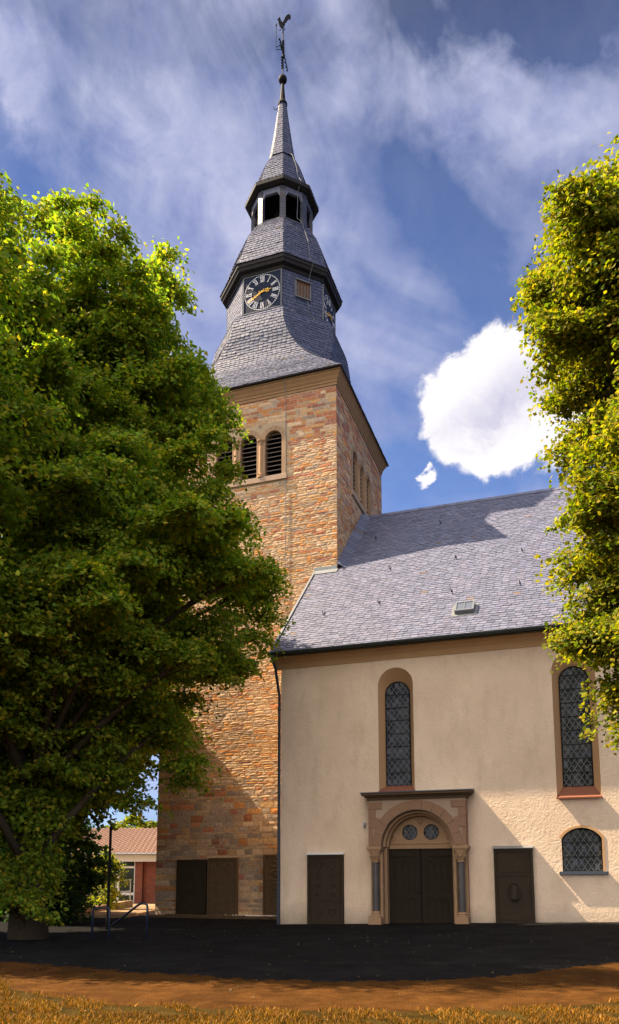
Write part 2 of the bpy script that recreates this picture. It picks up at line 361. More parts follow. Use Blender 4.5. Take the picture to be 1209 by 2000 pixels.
edge_sheet('lawn_ground', MAT['turf'], .008, grass_far, lambda x: -12., -24, 20, 140, 14)

# numpy mesh for many little faces
def quads_mesh(name, V, C, mat_, parent=None, nper=4):
    """V: (n,nper,3) corner positions, C: (n,3) colours"""
    n = len(V); me = bpy.data.meshes.new(name)
    me.vertices.add(n*nper); me.vertices.foreach_set('co', V.astype(np.float32).ravel())
    me.loops.add(n*nper); me.loops.foreach_set('vertex_index', np.arange(n*nper, dtype=np.int32))
    me.polygons.add(n); me.polygons.foreach_set('loop_start', np.arange(0, n*nper, nper, dtype=np.int32))
    try: me.polygons.foreach_set('loop_total', np.full(n, nper, dtype=np.int32))
    except Exception: pass
    me.update(calc_edges=True)
    at = me.color_attributes.new('tone', 'FLOAT_COLOR', 'CORNER')
    c = np.hstack([C, np.ones((n, 1))]).astype(np.float32); at.data.foreach_set('color', np.repeat(c, nper, axis=0).ravel())
    return link(name, me, mat_, parent)
def blades(name, n, x0, x1, y0, yf, hmin, hmax, cols, dens_edge=True):
    P = []
    while len(P) < n:
        m_ = n*2; x = rng.uniform(x0, x1, m_); y = rng.uniform(y0, 13, m_)
        far = np.array([grass_far(a) for a in x]); edge = far-y
        clump = np.sin(x*5.1+y*2.3)+np.sin(x*2.2-y*4.7)+rng.normal(0, .8, m_)
        vis = (np.abs(x+.34*y) < .48*y+.8)
        pt = np.sin(x*3.3+1.7*np.sin(y*2.1))*np.sin(y*4.1+x*1.3)+.5*np.sin(x*9+y*7)
        ok = (y < far+.25*rng.random(m_)**3) & vis & ((clump > .1) if False else ((edge > .6) & (pt > -.75) | (pt+clump*.4 > .1)))
        P += list(zip(x[ok], y[ok]))
    P = np.array(P[:n]); h = rng.uniform(hmin, hmax, n); a = rng.uniform(0, 2*PI, n); w = rng.uniform(.004, .009, n)
    lean = rng.normal(0, .5, (n, 2))*h[:, None]
    z = np.full(n, .008)
    d = np.stack([np.cos(a), np.sin(a)], 1)*w[:, None]
    V = np.zeros((n, 4, 3))
    V[:, 0, :2] = P-d; V[:, 1, :2] = P+d; V[:, 2, :2] = P+lean+d*.3; V[:, 3, :2] = P+lean-d*.3
    V[:, 0, 2] = V[:, 1, 2] = z; V[:, 2, 2] = V[:, 3, 2] = z+h
    tone_ = .75+.45*(np.sin(P[:, 0]*1.7+2*np.sin(P[:, 1]*1.1))*np.sin(P[:, 1]*2.9+P[:, 0]*.8)+1)/2
    C = np.array(cols)[rng.integers(0, len(cols), n)]*rng.uniform(.55, 1.35, (n, 1))*tone_[:, None]
    o = quads_mesh(name, V, C, MAT['blade']); return o
tag(blades('grass', 90000, -10.5, 3.5, 6.2, grass_far, .012, .055, [(.24, .10, .008), (.15, .065, .006), (.30, .14, .015), (.06, .05, .006)]), kind='stuff',
    label='short dry yellow grass along the near edge of the yard', cat='grass')
# fallen leaves and grit on the yard
n = 420; P = np.stack([rng.uniform(-13, 4, n), rng.uniform(9.5, 25.5, n)], 1); a = rng.uniform(0, 2*PI, n); s = rng.uniform(.012, .032, n)
V = np.zeros((n, 4, 3))
for k in range(4):
    V[:, k, 0] = P[:, 0]+np.cos(a+k*PI/2)*s*(1 if k % 2 else .6); V[:, k, 1] = P[:, 1]+np.sin(a+k*PI/2)*s*(1 if k % 2 else .6)
    V[:, k, 2] = [gz(x, y)+.014+.012*((k+i) % 3) for i, (x, y) in enumerate(P)]
tag(quads_mesh('fallen_leaves', V, np.array([(.09, .06, .028), (.06, .036, .018), (.13, .10, .06)])[rng.integers(0, 3, n)], MAT['blade']), kind='stuff', label='dry fallen leaves scattered over the dark yard', cat='leaves')

# ------------------------------------------------------------------ church
Dn = 26.017; Yt = 30.559; XK = -9.206; TW = 8.293; XL = XK-TW; Yb = Yt+TW
TC = Vector((XK-TW/2-.06, Yt+TW/2, 0)); XC = -9.979; XR = 14.0
SL = math.tan(R(44.47)); YE = 25.52; ZE = 9.64; YR = 35.0; ZR = ZE+(YR-YE)*SL; XV = -10.224
church = thing('church', 'old church with a stone rubble tower under a tiered slate spire and a plastered nave', 'church', (XK, Dn, 0))

# --- rubble masonry --------------------------------------------------------
TAN = [(.47, .315, .185), (.43, .28, .16), (.50, .35, .22), (.40, .265, .165), (.45, .32, .21), (.46, .28, .14)]
RED = [(.33, .125, .065), (.37, .155, .08), (.29, .13, .085), (.41, .18, .09)]
ORG = [(.48, .22, .075), (.50, .26, .10), (.45, .19, .06)]
GRY = [(.30, .225, .165), (.34, .255, .19), (.27, .20, .15)]
def stone_col(z, r):
    if z > 21.3: w = (.30, .52, .06, .12)
    elif z > 19: w = (.46, .34, .12, .08)
    elif z > 16.5: w = (.62, .14, .16, .08)
    elif z > 5.5: w = (.70, .06, .18, .06)
    else: w = (.52, .14, .06, .28)
    k = r.choices((TAN, RED, ORG, GRY), w)[0]; c = r.choice(k); f = 1.30*r.uniform(.85, 1.12)*(1+.10*math.sin(z*1.9)*math.sin(z*.63)); return tuple(x*f for x in c)
def masonry(mb, O, U, Nn, width, z0, z1, skip, r, rough=1.0):
    """coursed rubble stones on a plane; O origin at z=0, U along, Nn outward"""
    z = z0
    while z < z1-.03:
        big = z < 5.2 and r.random() < .45
        h = r.uniform(.20, .32) if big else (r.uniform(.075, .165) if z < 21 else r.uniform(.10, .22))
        h = min(h, z1-z)
        x = 0.
        while x < width-.01:
            w = r.uniform(.18, .62) if not big else r.uniform(.35, .7)
            if z > 21: w *= 1.15
            if width-x-w < .14: w = width-x
            w = min(w, width-x)
            j = .012+.008*r.random(); a, b, c, d = x+j*(x > 0), x+w-j*(x+w < width-.001), z+j*.7, z+h-j*.7
            if z < 21 and h > .12 and w > .3 and r.random() < .5 and not big:   # two thin stones on top of each other
                m_ = c+(d-c)*r.uniform(.4, .6); parts = [(a, b, c, m_-.006), (a, b, m_+.006, d)]
            else: parts = [(a, b, c, d)]
            for (a, b, c, d) in parts:
                if skip(a, b, c, d): continue
                p0 = r.uniform(.008, .020)*rough; nx = 3 if b-a < .35 else 4; vs = []
                wav = [r.uniform(-.012, .012) for _ in range(nx)]; wav2 = [r.uniform(-.012, .012) for _ in range(nx)]
                ex0 = a <= 0.001; ex1 = b >= width-.001
                for jz in range(3):
                    for ix in range(nx):
                        u = a+(b-a)*ix/(nx-1); zz = [c+wav[ix], (c+d)/2, d+wav2[ix]][jz]
                        edge = (ix in (0, nx-1)) or jz in (0, 2)
                        if (ix == 0 and jz in (0, 2)) and not ex0: u += .012
                        if (ix == nx-1 and jz in (0, 2)) and not ex1: u -= .012
                        p = p0*(.5 if edge else 1)+r.uniform(-.0045, .0045)*rough
                        if z > 21: p = p0*.5*(.8 if edge else 1)+r.uniform(-.002, .002)
                        vs.append(O+U*u+Nn*max(p, .003)+Vector((0, 0, zz)))
                k = len(vs)
                fs = [(jz*nx+ix, jz*nx+ix+1, (jz+1)*nx+ix+1, (jz+1)*nx+ix) for jz in range(2) for ix in range(nx-1)]
                ring = list(range(nx))+[nx*1+nx-1]+list(range(3*nx-1, 2*nx-1, -1))+[nx]
                base = [vs[i]-Nn*.03 for i in ring]; vs += base; L_ = len(ring)
                fs += [(ring[i], k+i, k+(i+1) % L_, ring[(i+1) % L_]) for i in range(L_)]
                mb.add(vs, fs, stone_col(z, r))
            x += w
        z += h
ZC = 23.12    # underside of the sandstone cornice
# belfry openings (three under one arcade on every side seen)
OPC = [-1.20, 0., 1.20]   # offsets from the tower axis
OPH = .40; OZ0, OZT = 19.36, 21.52
FR0, FR1 = -1.78, 1.78
def arcade_skip(cx, z0=19.05):
    def f(a, b, c, d):
        a -= cx; b -= cx
        if d < z0 or a > FR1 or b < FR0: return False
        if c > 21.95: return False
        if d < 21.2: return True
        # arched extrados of the three openings
        for o in OPC:
            x = min(max(o, a), b)
            if (x-o)**2+(max(c-21.12, 0))**2 < .72**2: return True
        return False
    return f
r = random.Random(3)
wall = MB()
faces = [(Vector((XL, Yt, 0)), Vector((1, 0, 0)), Vector((0, -1, 0)), arcade_skip(TC.x+.06-XL)),
         (Vector((XK, Yt, 0)), Vector((0, 1, 0)), Vector((1, 0, 0)), arcade_skip(TW/2)),
         (Vector((XL, Yb, 0)), Vector((0, -1, 0)), Vector((-1, 0, 0)), arcade_skip(TW/2)),
         (Vector((XK, Yb, 0)), Vector((-1, 0, 0)), Vector((0, 1, 0)), arcade_skip(TW/2))]
def nave_hidden(a, b, c, d):       # right face: nothing under the nave roof
    y = Yt+(a+b)/2; return d < (ZR-abs(y-YR)*SL)-.15
for i, (O, U, Nn, sk) in enumerate(faces):
    s2 = sk
    if i == 1: s2 = lambda a, b, c, d, sk=sk: sk(a, b, c, d) or nave_hidden(a, b, c, d)
    if i == 3: masonry(wall, O, U, Nn, TW, 9, ZC, s2, r)
    else: masonry(wall, O, U, Nn, TW, 0 if i != 1 else 13, ZC, s2, r)
tw = wall.build('tower_wall', MAT['rubble'], church, fix=True)
# mortar core with real window holes
core = MB()
for i, (O, U, Nn, sk) in enumerate(faces):
    c0 = TW/2
    outer = [(0, -.3), (TW, -.3), (TW, 23.6), (0, 23.6)]
    holes = [arch_pts(c0+o, OPH+.06, OZ0-.1, OZT+.06, 12) for o in OPC]
    sheet_with_holes(core, outer, holes, lambda x, z, O=O, U=U: O+U*x+Vector((0, 0, z)))
co = core.build('mortar_core', MAT['mortar'], tw)
# belfry arcade: surround, arches, columns, sill, louvres
def arcade(C0, U, Nn):
    P = lambda x, dn, z: C0+U*x+Nn*dn+Vector((0, 0, z))
    mb = MB()
    # surround: face plate with an undulating top following the three arches
    out = [(FR0+.25, 19.3), (FR1-.25, 19.3)]
    hood = .80; RO = .62; zs = 21.12
    tops = []
    for k, o in enumerate(reversed(OPC)):
        for q in range(13):
            a = PI*q/12; x = o+RO*math.cos(a); z = zs+RO*math.sin(a)
            if k > 0 and x > OPC[::-1][k-1]-.60: continue
            if k < 2 and x < OPC[::-1][k+1]+.60: continue
            tops.append((x, z))
    pr = Random3 = .035
    poly = [(-1.2-RO, 19.3), (1.2+RO, 19.3)]+tops
    holes = [arch_pts(o, OPH, OZ0, OZT, 14) for o in OPC]
    sheet_with_holes(mb, poly, holes, lambda x, z: P(x, pr, z))
    mb.strip([P(x, pr, z) for x, z in poly], [P(x, -.05, z) for x, z in poly], close=True)
    for h in holes:
        mb.strip([P(x, pr, z) for x, z in h], [P(x, -.42, z) for x, z in h], close=True)
    # voussoir joints
    jm = mb; nface = len(mb.f)
    for o in OPC:
        for k in range(1, 7):
            a = PI*k/7; d = Vector((math.cos(a), math.sin(a)))
            if abs(d.x) > .75 and abs(o+d.x) < 1.5: continue
            A = P(o+d.x*(OPH+.005), pr+.002, zs+d.y*(OPH+.005)); B = P(o+d.x*.6, pr+.002, zs+d.y*.6); t = (U*(-d.y)+Vector((0, 0, d.x)))*.006
            jm.add([A-t, A+t, B+t, B-t], [(0, 1, 2, 3)])
    s = mb.build('belfry_arcade', [MAT['arcade_stone'], MAT['grave_pale']], tw, fix=False)
    for p_ in s.data.polygons:
        if p_.index >= nface: p_.material_index = 1
    sb = MB(); sb.frame_box(P(0, 0, 0), U, Nn, Vector((0, 0, 1)), (-1.86, -.35, 19.10), (1.86, .10, 19.34)); sb.build('belfry_sill', MAT['pale_stone'], s, bevel=.015)
    for xx in (-.6, .6):
        cm = MB(); q = P(xx, .0, 0)
        cm.lathe(q, [(.16, 19.345), (.16, 19.42), (.12, 19.46), (.145, 19.50), (.105, 19.55), (.098, 20.90), (.12, 20.93), (.10, 20.96), (.13, 21.02), (.185, 21.10), (.185, 21.14)], 16)
        cm.build('belfry_column', MAT['sandstone'], s, smooth=False)
    for o in OPC:
        lm = MB(); z = OZ0+.08
        while z < OZT-.12:
            hw = OPH if z < 21.1 else math.sqrt(max(.01, OPH**2-(z+.05-21.12)**2))
            A = [P(o-hw, -.10, z), P(o+hw, -.10, z), P(o+hw, -.34, z+.16), P(o-hw, -.34, z+.16)]
            B = [p+Vector((0, 0, .035)) for p in A]
            lm.add(A+B, [(0, 1, 2, 3), (4, 7, 6, 5), (0, 4, 5, 1), (1, 5, 6, 2), (2, 6, 7, 3), (3, 7, 4, 0)]); z += .215
        lm.build('louver', MAT['louver'], s)
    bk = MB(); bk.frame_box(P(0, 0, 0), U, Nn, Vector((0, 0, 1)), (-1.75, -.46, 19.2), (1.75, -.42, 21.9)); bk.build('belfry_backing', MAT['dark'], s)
ctr = Vector((XK-TW/2, Yt+TW/2, 0))
arcade(Vector((ctr.x, Yt, 0)), Vector((1, 0, 0)), Vector((0, -1, 0)))
arcade(Vector((XK, ctr.y, 0)), Vector((0, 1, 0)), Vector((1, 0, 0)))
arcade(Vector((XL, ctr.y, 0)), Vector((0, -1, 0)), Vector((-1, 0, 0)))
# cornice (mitred square rings)
def ring(mb, prof, C=ctr, ang=PI/4, n=4):
    """prof: (half width, z) loop"""
    vs = []; m_ = len(prof)
    for k in range(n):
        a = ang+2*PI*k/n
        for d, z in prof: rr = d/math.cos(PI/n); vs.append((C.x+rr*math.cos(a), C.y+rr*math.sin(a), z))
    fs = [(k*m_+i, ((k+1) % n)*m_+i, ((k+1) % n)*m_+(i+1) % m_, k*m_+(i+1) % m_) for k in range(n) for i in range(m_)]
    mb.add(vs, fs)
h = TW/2
cm = MB(); ring(cm, [(h-.1, ZC), (h+.04, ZC), (h+.04, ZC+.12), (h+.07, ZC+.14), (h+.07, ZC+.22), (h+.12, ZC+.30), (h+.15, ZC+.38), (h+.23, ZC+.50), (h+.23, ZC+.56), (h+.27, ZC+.57), (h+.27, ZC+.63), (h-.1, ZC+.63)])
cm.build('tower_cornice', MAT['cornice_stone'], church)

# --- slating ----------------------------------------------------------------
def slate_col(r):
    f = r.uniform(.78, 1.15); b = r.choice([(.138, .148, .215), (.128, .140, .205), (.152, .156, .220), (.12, .132, .198)])
    if r.random() < .006: b = (.16, .12, .10)
    return tuple(x*f for x in b)
def polylen(P):
    s = [0.]
    for i in range(1, len(P)): s.append(s[-1]+(P[i]-P[i-1]).length)
    return s
def pat(P, s, t):
    t = max(0, min(s[-1], t))
    for i in range(1, len(P)):
        if t <= s[i] or i == len(P)-1:
            k = (t-s[i-1])/max(1e-6, s[i]-s[i-1]); return P[i-1].lerp(P[i], k)
def slates(mb, Lp, Rp, course, wid, r, lift=.02, clip=None, slope=0., sheet=None):
    """slates over a ruled patch between polylines Lp and Rp (bottom to top)"""
    sl, sr = polylen(Lp), polylen(Rp); tot = max(sl[-1], sr[-1]); n = max(1, int(tot/course)); off = 0
    # underlay
    K = 24
    A = [pat(Lp, sl, sl[-1]*i/K) for i in range(K+1)]; B = [pat(Rp, sr, sr[-1]*i/K) for i in range(K+1)]
    def nrm(u, f):
        e = .01; f0 = max(0, f-e); f1 = min(1, f+e)
        p = lambda u, f: pat(Lp, sl, sl[-1]*f).lerp(pat(Rp, sr, sr[-1]*f), u)
        d1 = p(u, f1)-p(u, f0); w = p(1, f)-p(0, f)
        if w.length < 1e-4: w = p(1, max(0, f-.1))-p(0, max(0, f-.1))
        v = w.cross(d1); return v.normalized() if v.length > 1e-9 else Vector((0, 0, 1))
    if sheet is not None: sheet.strip(A, B)
    for i in range(n):
        f0 = i/n; f1 = min(1, (i+1.45)/n)
        a0, b0 = pat(Lp, sl, sl[-1]*f0), pat(Rp, sr, sr[-1]*f0); a1, b1 = pat(Lp, sl, sl[-1]*f1), pat(Rp, sr, sr[-1]*f1)
        w = (b0-a0).length
        if w < .03: continue
        m_ = max(1, round(w/wid)); nn = nrm(.5, (f0+f1)/2); dn = (a1-a0).normalized()
        off = r.random()
        us = [0]+sorted({min(1, max(0, (k+off)/m_)) for k in range(m_+1)})+[1]
        for k in range(len(us)-1):
            u0, u1 = us[k], us[k+1]
            if u1-u0 < .004: continue
            if clip and clip(a0.lerp(b0, (u0+u1)/2)): continue
            g = min(.004/w, (u1-u0)*.1); u0 += g; u1 -= g
            L1 = lift*r.uniform(.75, 1.25); t1 = r.uniform(-.2, .2)*lift
            q = lambda u, t, l: a0.lerp(b0, u).lerp(a1.lerp(b1, u), t)+nn*l
            ww = u1-u0; drop = r.uniform(-.05, .05)
            top = [q(u1, .98, .002), q(u0, .98, .002)]
            bot = [q(u0, .16+drop, L1), q(u0+ww*.2, .03+drop, L1), q(u0+ww*.75, -.02+drop, L1+t1), q(u1, .08+drop, L1+t1)]
            vs = bot+top; base = [p-nn*(L1+.0) for p in bot]
            c = slate_col(r)
            mb.add(vs+base, [(0, 1, 2, 3, 4, 5), (0, 6, 7, 1), (1, 7, 8, 2), (2, 8, 9, 3), (0, 5, 6), (3, 9, 4)], c)
r = random.Random(5)
# nave roof
ns = MB(); sheet = MB()
lift0 = .02
xs = [XV, XK]; V3 = Vector
def RP(x, y): return V3((x, y, ZE+(y-YE)*SL if y <= YR else ZR-(y-YR)*SL))

slates(ns, [RP(XV, YE-.05), RP(XV, YR)], [RP(XR, YE-.05), RP(XR, YR)], .165, .27, r, .023, clip=lambda p: p.x < XK-.02 and p.y > Yt-.12)
sheet.add([RP(XV, YE-.05), RP(XK, YE-.05), RP(XK, Yt), RP(XV, Yt)], [(0, 1, 2, 3)]); sheet.add([RP(XK, YE-.05), RP(XR, YE-.05), RP(XR, YR), RP(XK, YR)], [(0, 1, 2, 3)])
sheet.strip([RP(XV, Yt), RP(XV, 2*YR-YE)], [RP(XR, YR), RP(XR, 2*YR-YE)]) if False else sheet.add([RP(XK, YR), RP(XR, YR), RP(XR, 2*YR-YE), RP(XK, 2*YR-YE)], [(0, 1, 2, 3)])
nroof = ns.build('nave_roof', MAT['slate'], church, fix=False)
for v_ in (0,): sh = sheet.build('roof_underlay', MAT['fascia_dark'], nroof); sh.location.z -= .012
# ridge slates
rg = MB(); x = XK
while x < XR:
    c = slate_col(r); w = .3
    A = [V3((x-.02, YR-.22, ZR-.16)), V3((x-.02, YR-.02, ZR+.055)), V3((x-.02, YR+.22, ZR-.16))]; B = [a+V3((w+.02, 0, -.012)) for a in A]
    rg.strip(A, B, c); rg.add(A+[a+V3((0, 0, -.03)) for a in A], [(0, 1, 4, 3), (1, 2, 5, 4)], c); x += w
rg.build('ridge', MAT['slate'], nroof, fix=False)
# raised slate apron where the roof meets the tower
ap = MB(); k = 0; n_ = 26
for k in range(n_):
    y0 = Yt+.0+(YR-Yt)*k/n_; y1 = Yt+(YR-Yt)*(k+1.3)/n_
    wd = .42; c = slate_col(r)
    nn = V3((0, -SL, 1)).normalized()
    pts0 = [RP(XK+.02, y0)+nn*.30, RP(XK+.16, y0)+nn*.22, RP(XK+.30, y0)+nn*.09, RP(XK+wd, y0)+nn*.035]
    pts1 = [RP(XK+.02, y1)+nn*.27, RP(XK+.16, y1)+nn*.19, RP(XK+.30, y1)+nn*.06, RP(XK+wd, y1)+nn*.01]
    ap.strip(pts0, pts1, c); ap.strip(pts0, [p-nn*.03 for p in pts0], c)
ap.build('slate_apron', MAT['slate'], nroof, fix=False)
fl = MB(); nn = V3((0, -SL, 1)).normalized()
fl.add([RP(XV-.03, Yt-.22)+nn*.05, RP(XK+.05, Yt-.22)+nn*.05, RP(XK+.05, Yt-.002)+nn*.06, RP(XV-.03, Yt-.002)+nn*.06, RP(XV-.03, Yt-.22)+nn*.0, RP(XK+.05, Yt-.22)+nn*.0], [(0, 1, 2, 3), (0, 4, 5, 1)])
fl.box((XV, Yt-.035, ZE+(Yt-YE)*SL+.02), (XK, Yt-.004, ZE+(Yt-YE)*SL+.20))
fl.build('flashing', MAT['zinc'], nroof, fix=True)
vg = MB()
A0, A1 = RP(XV, YE-.06), RP(XV, Yt)
vg.frame_box(A0, (A1-A0).normalized(), V3((1, 0, 0)), nn, (0, -.03, -.14), ((A1-A0).length, .0, .05)); vg.frame_box(A0, (A1-A0).normalized(), V3((1, 0, 0)), nn, (0, -.03, .05), ((A1-A0).length, .06, .062))
vg.build('verge_trim', MAT['zinc'], nroof)
# roof hooks
def hook(x, y):
    mb = MB(); p = RP(x, y)+nn*.02; up = V3((0, 1, SL)).normalized()
    mb.tube([p+up*.25, p+nn*.03, p-up*.08+nn*.10, p-up*.02+nn*.18], .016, 6); mb.build('roof_hook', MAT['iron'], nroof)
for x, y in ((-8.79, 27.4), (-6.73, 27.74), (-4.03, 27.9), (-1.6, 27.9), (-6.8, 30.0), (-4.16, 30.19), (-1.6, 30.08), (-8.0, 32.6), (.64, 30.2), (-5.2, 33.2)): hook(x, y)
# little hipped skylight
def skylight():
    up = V3((0, 1, SL)).normalized(); ux = V3((1, 0, 0)); p = RP(-3.42, 26.80)
    mb = MB(); mb.frame_box(p, ux, up, nn, (-.30, -.30, .0), (.30, .30, .14)); o = mb.build('skylight', MAT['zinc'], nroof, bevel=.01)
    fr = MB(); fr.frame_box(p, ux, up, nn, (-.42, -.46, .025), (.42, .40, .04)); fr.build('flashing', MAT['lead'], o) if False else None
skylight_p = RP(-3.42, 26.80)
up_ = V3((0, 1, SL)).normalized(); ux_ = V3((1, 0, 0))
skl = MB(); skl.frame_box(skylight_p, ux_, up_, nn, (-.33, -.33, 0), (.33, .33, .15)); skl.frame_box(skylight_p, ux_, up_, nn, (-.45, -.47, .024), (.45, .42, .034))
sko = skl.build('skylight', MAT['lead'], church, bevel=.008)
pn = MB(); pn.frame_box(skylight_p, ux_, up_, nn, (-.26, -.26, .152), (-.015, .26, .160), (.10, .12, .16)); pn.frame_box(skylight_p, ux_, up_, nn, (.015, -.26, .152), (.26, .26, .160), (.10, .12, .16)); pn.build('pane', MAT['pane'], sko)
sfr = MB()
for a, b in (((-.33, -.33, .150), (.33, -.27, .185)), ((-.33, .27, .150), (.33, .33, .185)), ((-.33, -.27, .150), (-.27, .27, .183)), ((.27, -.27, .150), (.33, .27, .183)), ((-.013, -.27, .150), (.013, .27, .180))): sfr.frame_box(skylight_p, ux_, up_, nn, a, b)
sfr.build('frame', MAT['zinc'], sko)

# --- nave wall --------------------------------------------------------------
def openings():
    L = []
    L.append(('tall', -5.775, .615, .435, 4.56, 4.76, 8.84, 8.42, None))
    for c in (.04, 5.9): L.append(('tall', c, .66, .455, 4.14, 4.52, 8.92, 8.46, None))
    for c in (.05,): L.append(('low', c, .60, .59, 1.83, 1.83, 3.19, 3.18, .34))
    return L
OPN = openings()
nw = MB()
holes = [arch_pts(c, ho, z0, zt, 20, rise) for (k, c, ho, hi, z0, z0i, zt, zti, rise) in OPN]
holes.append([(-6.35, -.2), (-3.73, -.2), (-3.73, 2.7)]+[(-5.04+1.31*math.cos(PI*q/16), 2.7+1.31*math.sin(PI*q/16)) for q in range(1, 16)]+[(-6.35, 2.7)])
outer = [(XC, -.3), (-6.35, -.3), (-3.73, -.3), (XR, -.3), (XR, 9.5), (XC, 9.5)]
# portal opening joins the base line, so build the sheet in one polygon with a notch
por = [(-3.73, -.3), (-3.73, 2.7)]+[(-5.04+1.31*math.cos(PI*q/16), 2.7+1.31*math.sin(PI*q/16)) for q in range(1, 16)]+[(-6.35, 2.7), (-6.35, -.3)]
outer = [(XC, -.3)]+por[::-1]+[(XR, -.3), (XR, 9.5), (XC, 9.5)]
sheet_with_holes(nw, outer, holes[:-1], lambda x, z: V3((x, Dn, z)))
nw.add([V3((XC, Dn, -.3)), V3((XC, Yt, -.3)), V3((XC, Yt, ZE+(Yt-YE)*SL-.08)), V3((XC, Dn, ZE-.1))], [(0, 1, 2, 3)])
nw.add([V3((XR, Dn, -.3)), V3((XR, 2*YR-Dn, -.3)), V3((XR, 2*YR-Dn, ZE-.1)), V3((XR, YR, ZR-.1)), V3((XR, Dn, ZE-.1))], [(0, 1, 2, 3, 4)])
nw.add([V3((XK, 2*YR-Dn, -.3)), V3((XR, 2*YR-Dn, -.3)), V3((XR, 2*YR-Dn, ZE-.1)), V3((XK, 2*YR-Dn, ZE-.1))], [(0, 1, 2, 3)])
nwall = nw.build('nave_wall', MAT['plaster'], church)
for (k, c, ho, hi, z0, z0i, zt, zti, rise) in OPN:
    dep = .38 if k == 'tall' else .16
    a = arch_pts(c, ho, z0, zt, 20, rise); b = arch_pts(c, hi, z0i, zti, 20, rise)
    rv = MB(); rv.strip([V3((x, Dn, z)) for x, z in a], [V3((x, Dn+dep, z)) for x, z in b], close=True)
    rv.build('window_reveal', MAT['plaster_orange'], nwall)
# cornice under the eave
cn = MB(); pr = [(Dn+.05, 9.13), (Dn-.03, 9.13), (Dn-.05, 9.20), (Dn-.10, 9.30), (Dn-.22, 9.42), (Dn-.36, 9.47), (Dn-.36, 9.53), (Dn+.05, 9.53)]
cn.strip([V3((XC-.2, y, z)) for y, z in pr], [V3((XR, y, z)) for y, z in pr], close=True); cn.add([V3((XC-.2, y, z)) for y, z in pr], [tuple(range(len(pr)))])
cn.build('nave_cornice', MAT['plaster_orange'], church)
# gutter (half round) and downpipe
gt = MB(); prof = [(YE-.09+.09*math.cos(PI+PI*q/8), 9.60+.09*math.sin(PI+PI*q/8)) for q in range(9)]
pi_ = [(YE-.09+.078*math.cos(PI+PI*q/8), 9.60+.078*math.sin(PI+PI*q/8)) for q in range(9)][::-1]
pr = [(YE-.19, 9.61)]+prof+pi_; x0g = XV-.06
gt.strip([V3((x0g, y, z)) for y, z in pr], [V3((XR, y, z)) for y, z in pr], close=True)
gt.add([V3((x0g, y, z)) for y, z in prof], [tuple(range(len(prof)))])
gt.box((x0g+.05, YE-.005, 9.50), (XR, YE+.10, 9.60))
gut = gt.build('gutter', MAT['gutter'], church)
dp = MB(); X = XC-.035; yd = Dn-.08
dp.tube([(XV+.12, YE-.09, 9.54), (XV+.12, YE-.09, 9.35), (XV+.17, YE+.1, 9.1), (X-.02, yd-.06, 8.35), (X, yd, 8.15), (X, yd, 4), (X, yd, 0)], .052, 10)
for z in (7.6, 5.4, 3.2, 1.9): dp.tube([(X, yd, z), (X, yd, z+.07)], .062, 10)
dp.tube([(X, yd, 0.02), (X, yd, 1.5)], .064, 10)
dp.build('downpipe', MAT['pipe'], church, smooth=False)

# --- windows ----------------------------------------------------------------
def inside(poly, x, z):
    c = False; n = len(poly)
    for i in range(n):
        x1, z1 = poly[i]; x2, z2 = poly[(i+1) % n]
        if (z1 > z) != (z2 > z) and x < (x2-x1)*(z-z1)/(z2-z1)+x1: c = not c
    return c
def clip_line(poly, p, q):
    """segments of p-q inside poly"""
    ts = [0, 1]; dx, dz = q[0]-p[0], q[1]-p[1]; n = len(poly)
    for i in range(n):
        x1, z1 = poly[i]; x2, z2 = poly[(i+1) % n]; ex, ez = x2-x1, z2-z1; D = dx*ez-dz*ex
        if abs(D) < 1e-9: continue
        t = ((x1-p[0])*ez-(z1-p[1])*ex)/D; s = ((x1-p[0])*dz-(z1-p[1])*dx)/D
        if 0 <= s <= 1 and 0 < t < 1: ts.append(t)
    ts.sort(); out = []
    for a, b in zip(ts, ts[1:]):
        m_ = (a+b)/2
        if b-a > 1e-4 and inside(poly, p[0]+dx*m_, p[1]+dz*m_): out.append(((p[0]+dx*a, p[1]+dz*a), (p[0]+dx*b, p[1]+dz*b)))
    return out
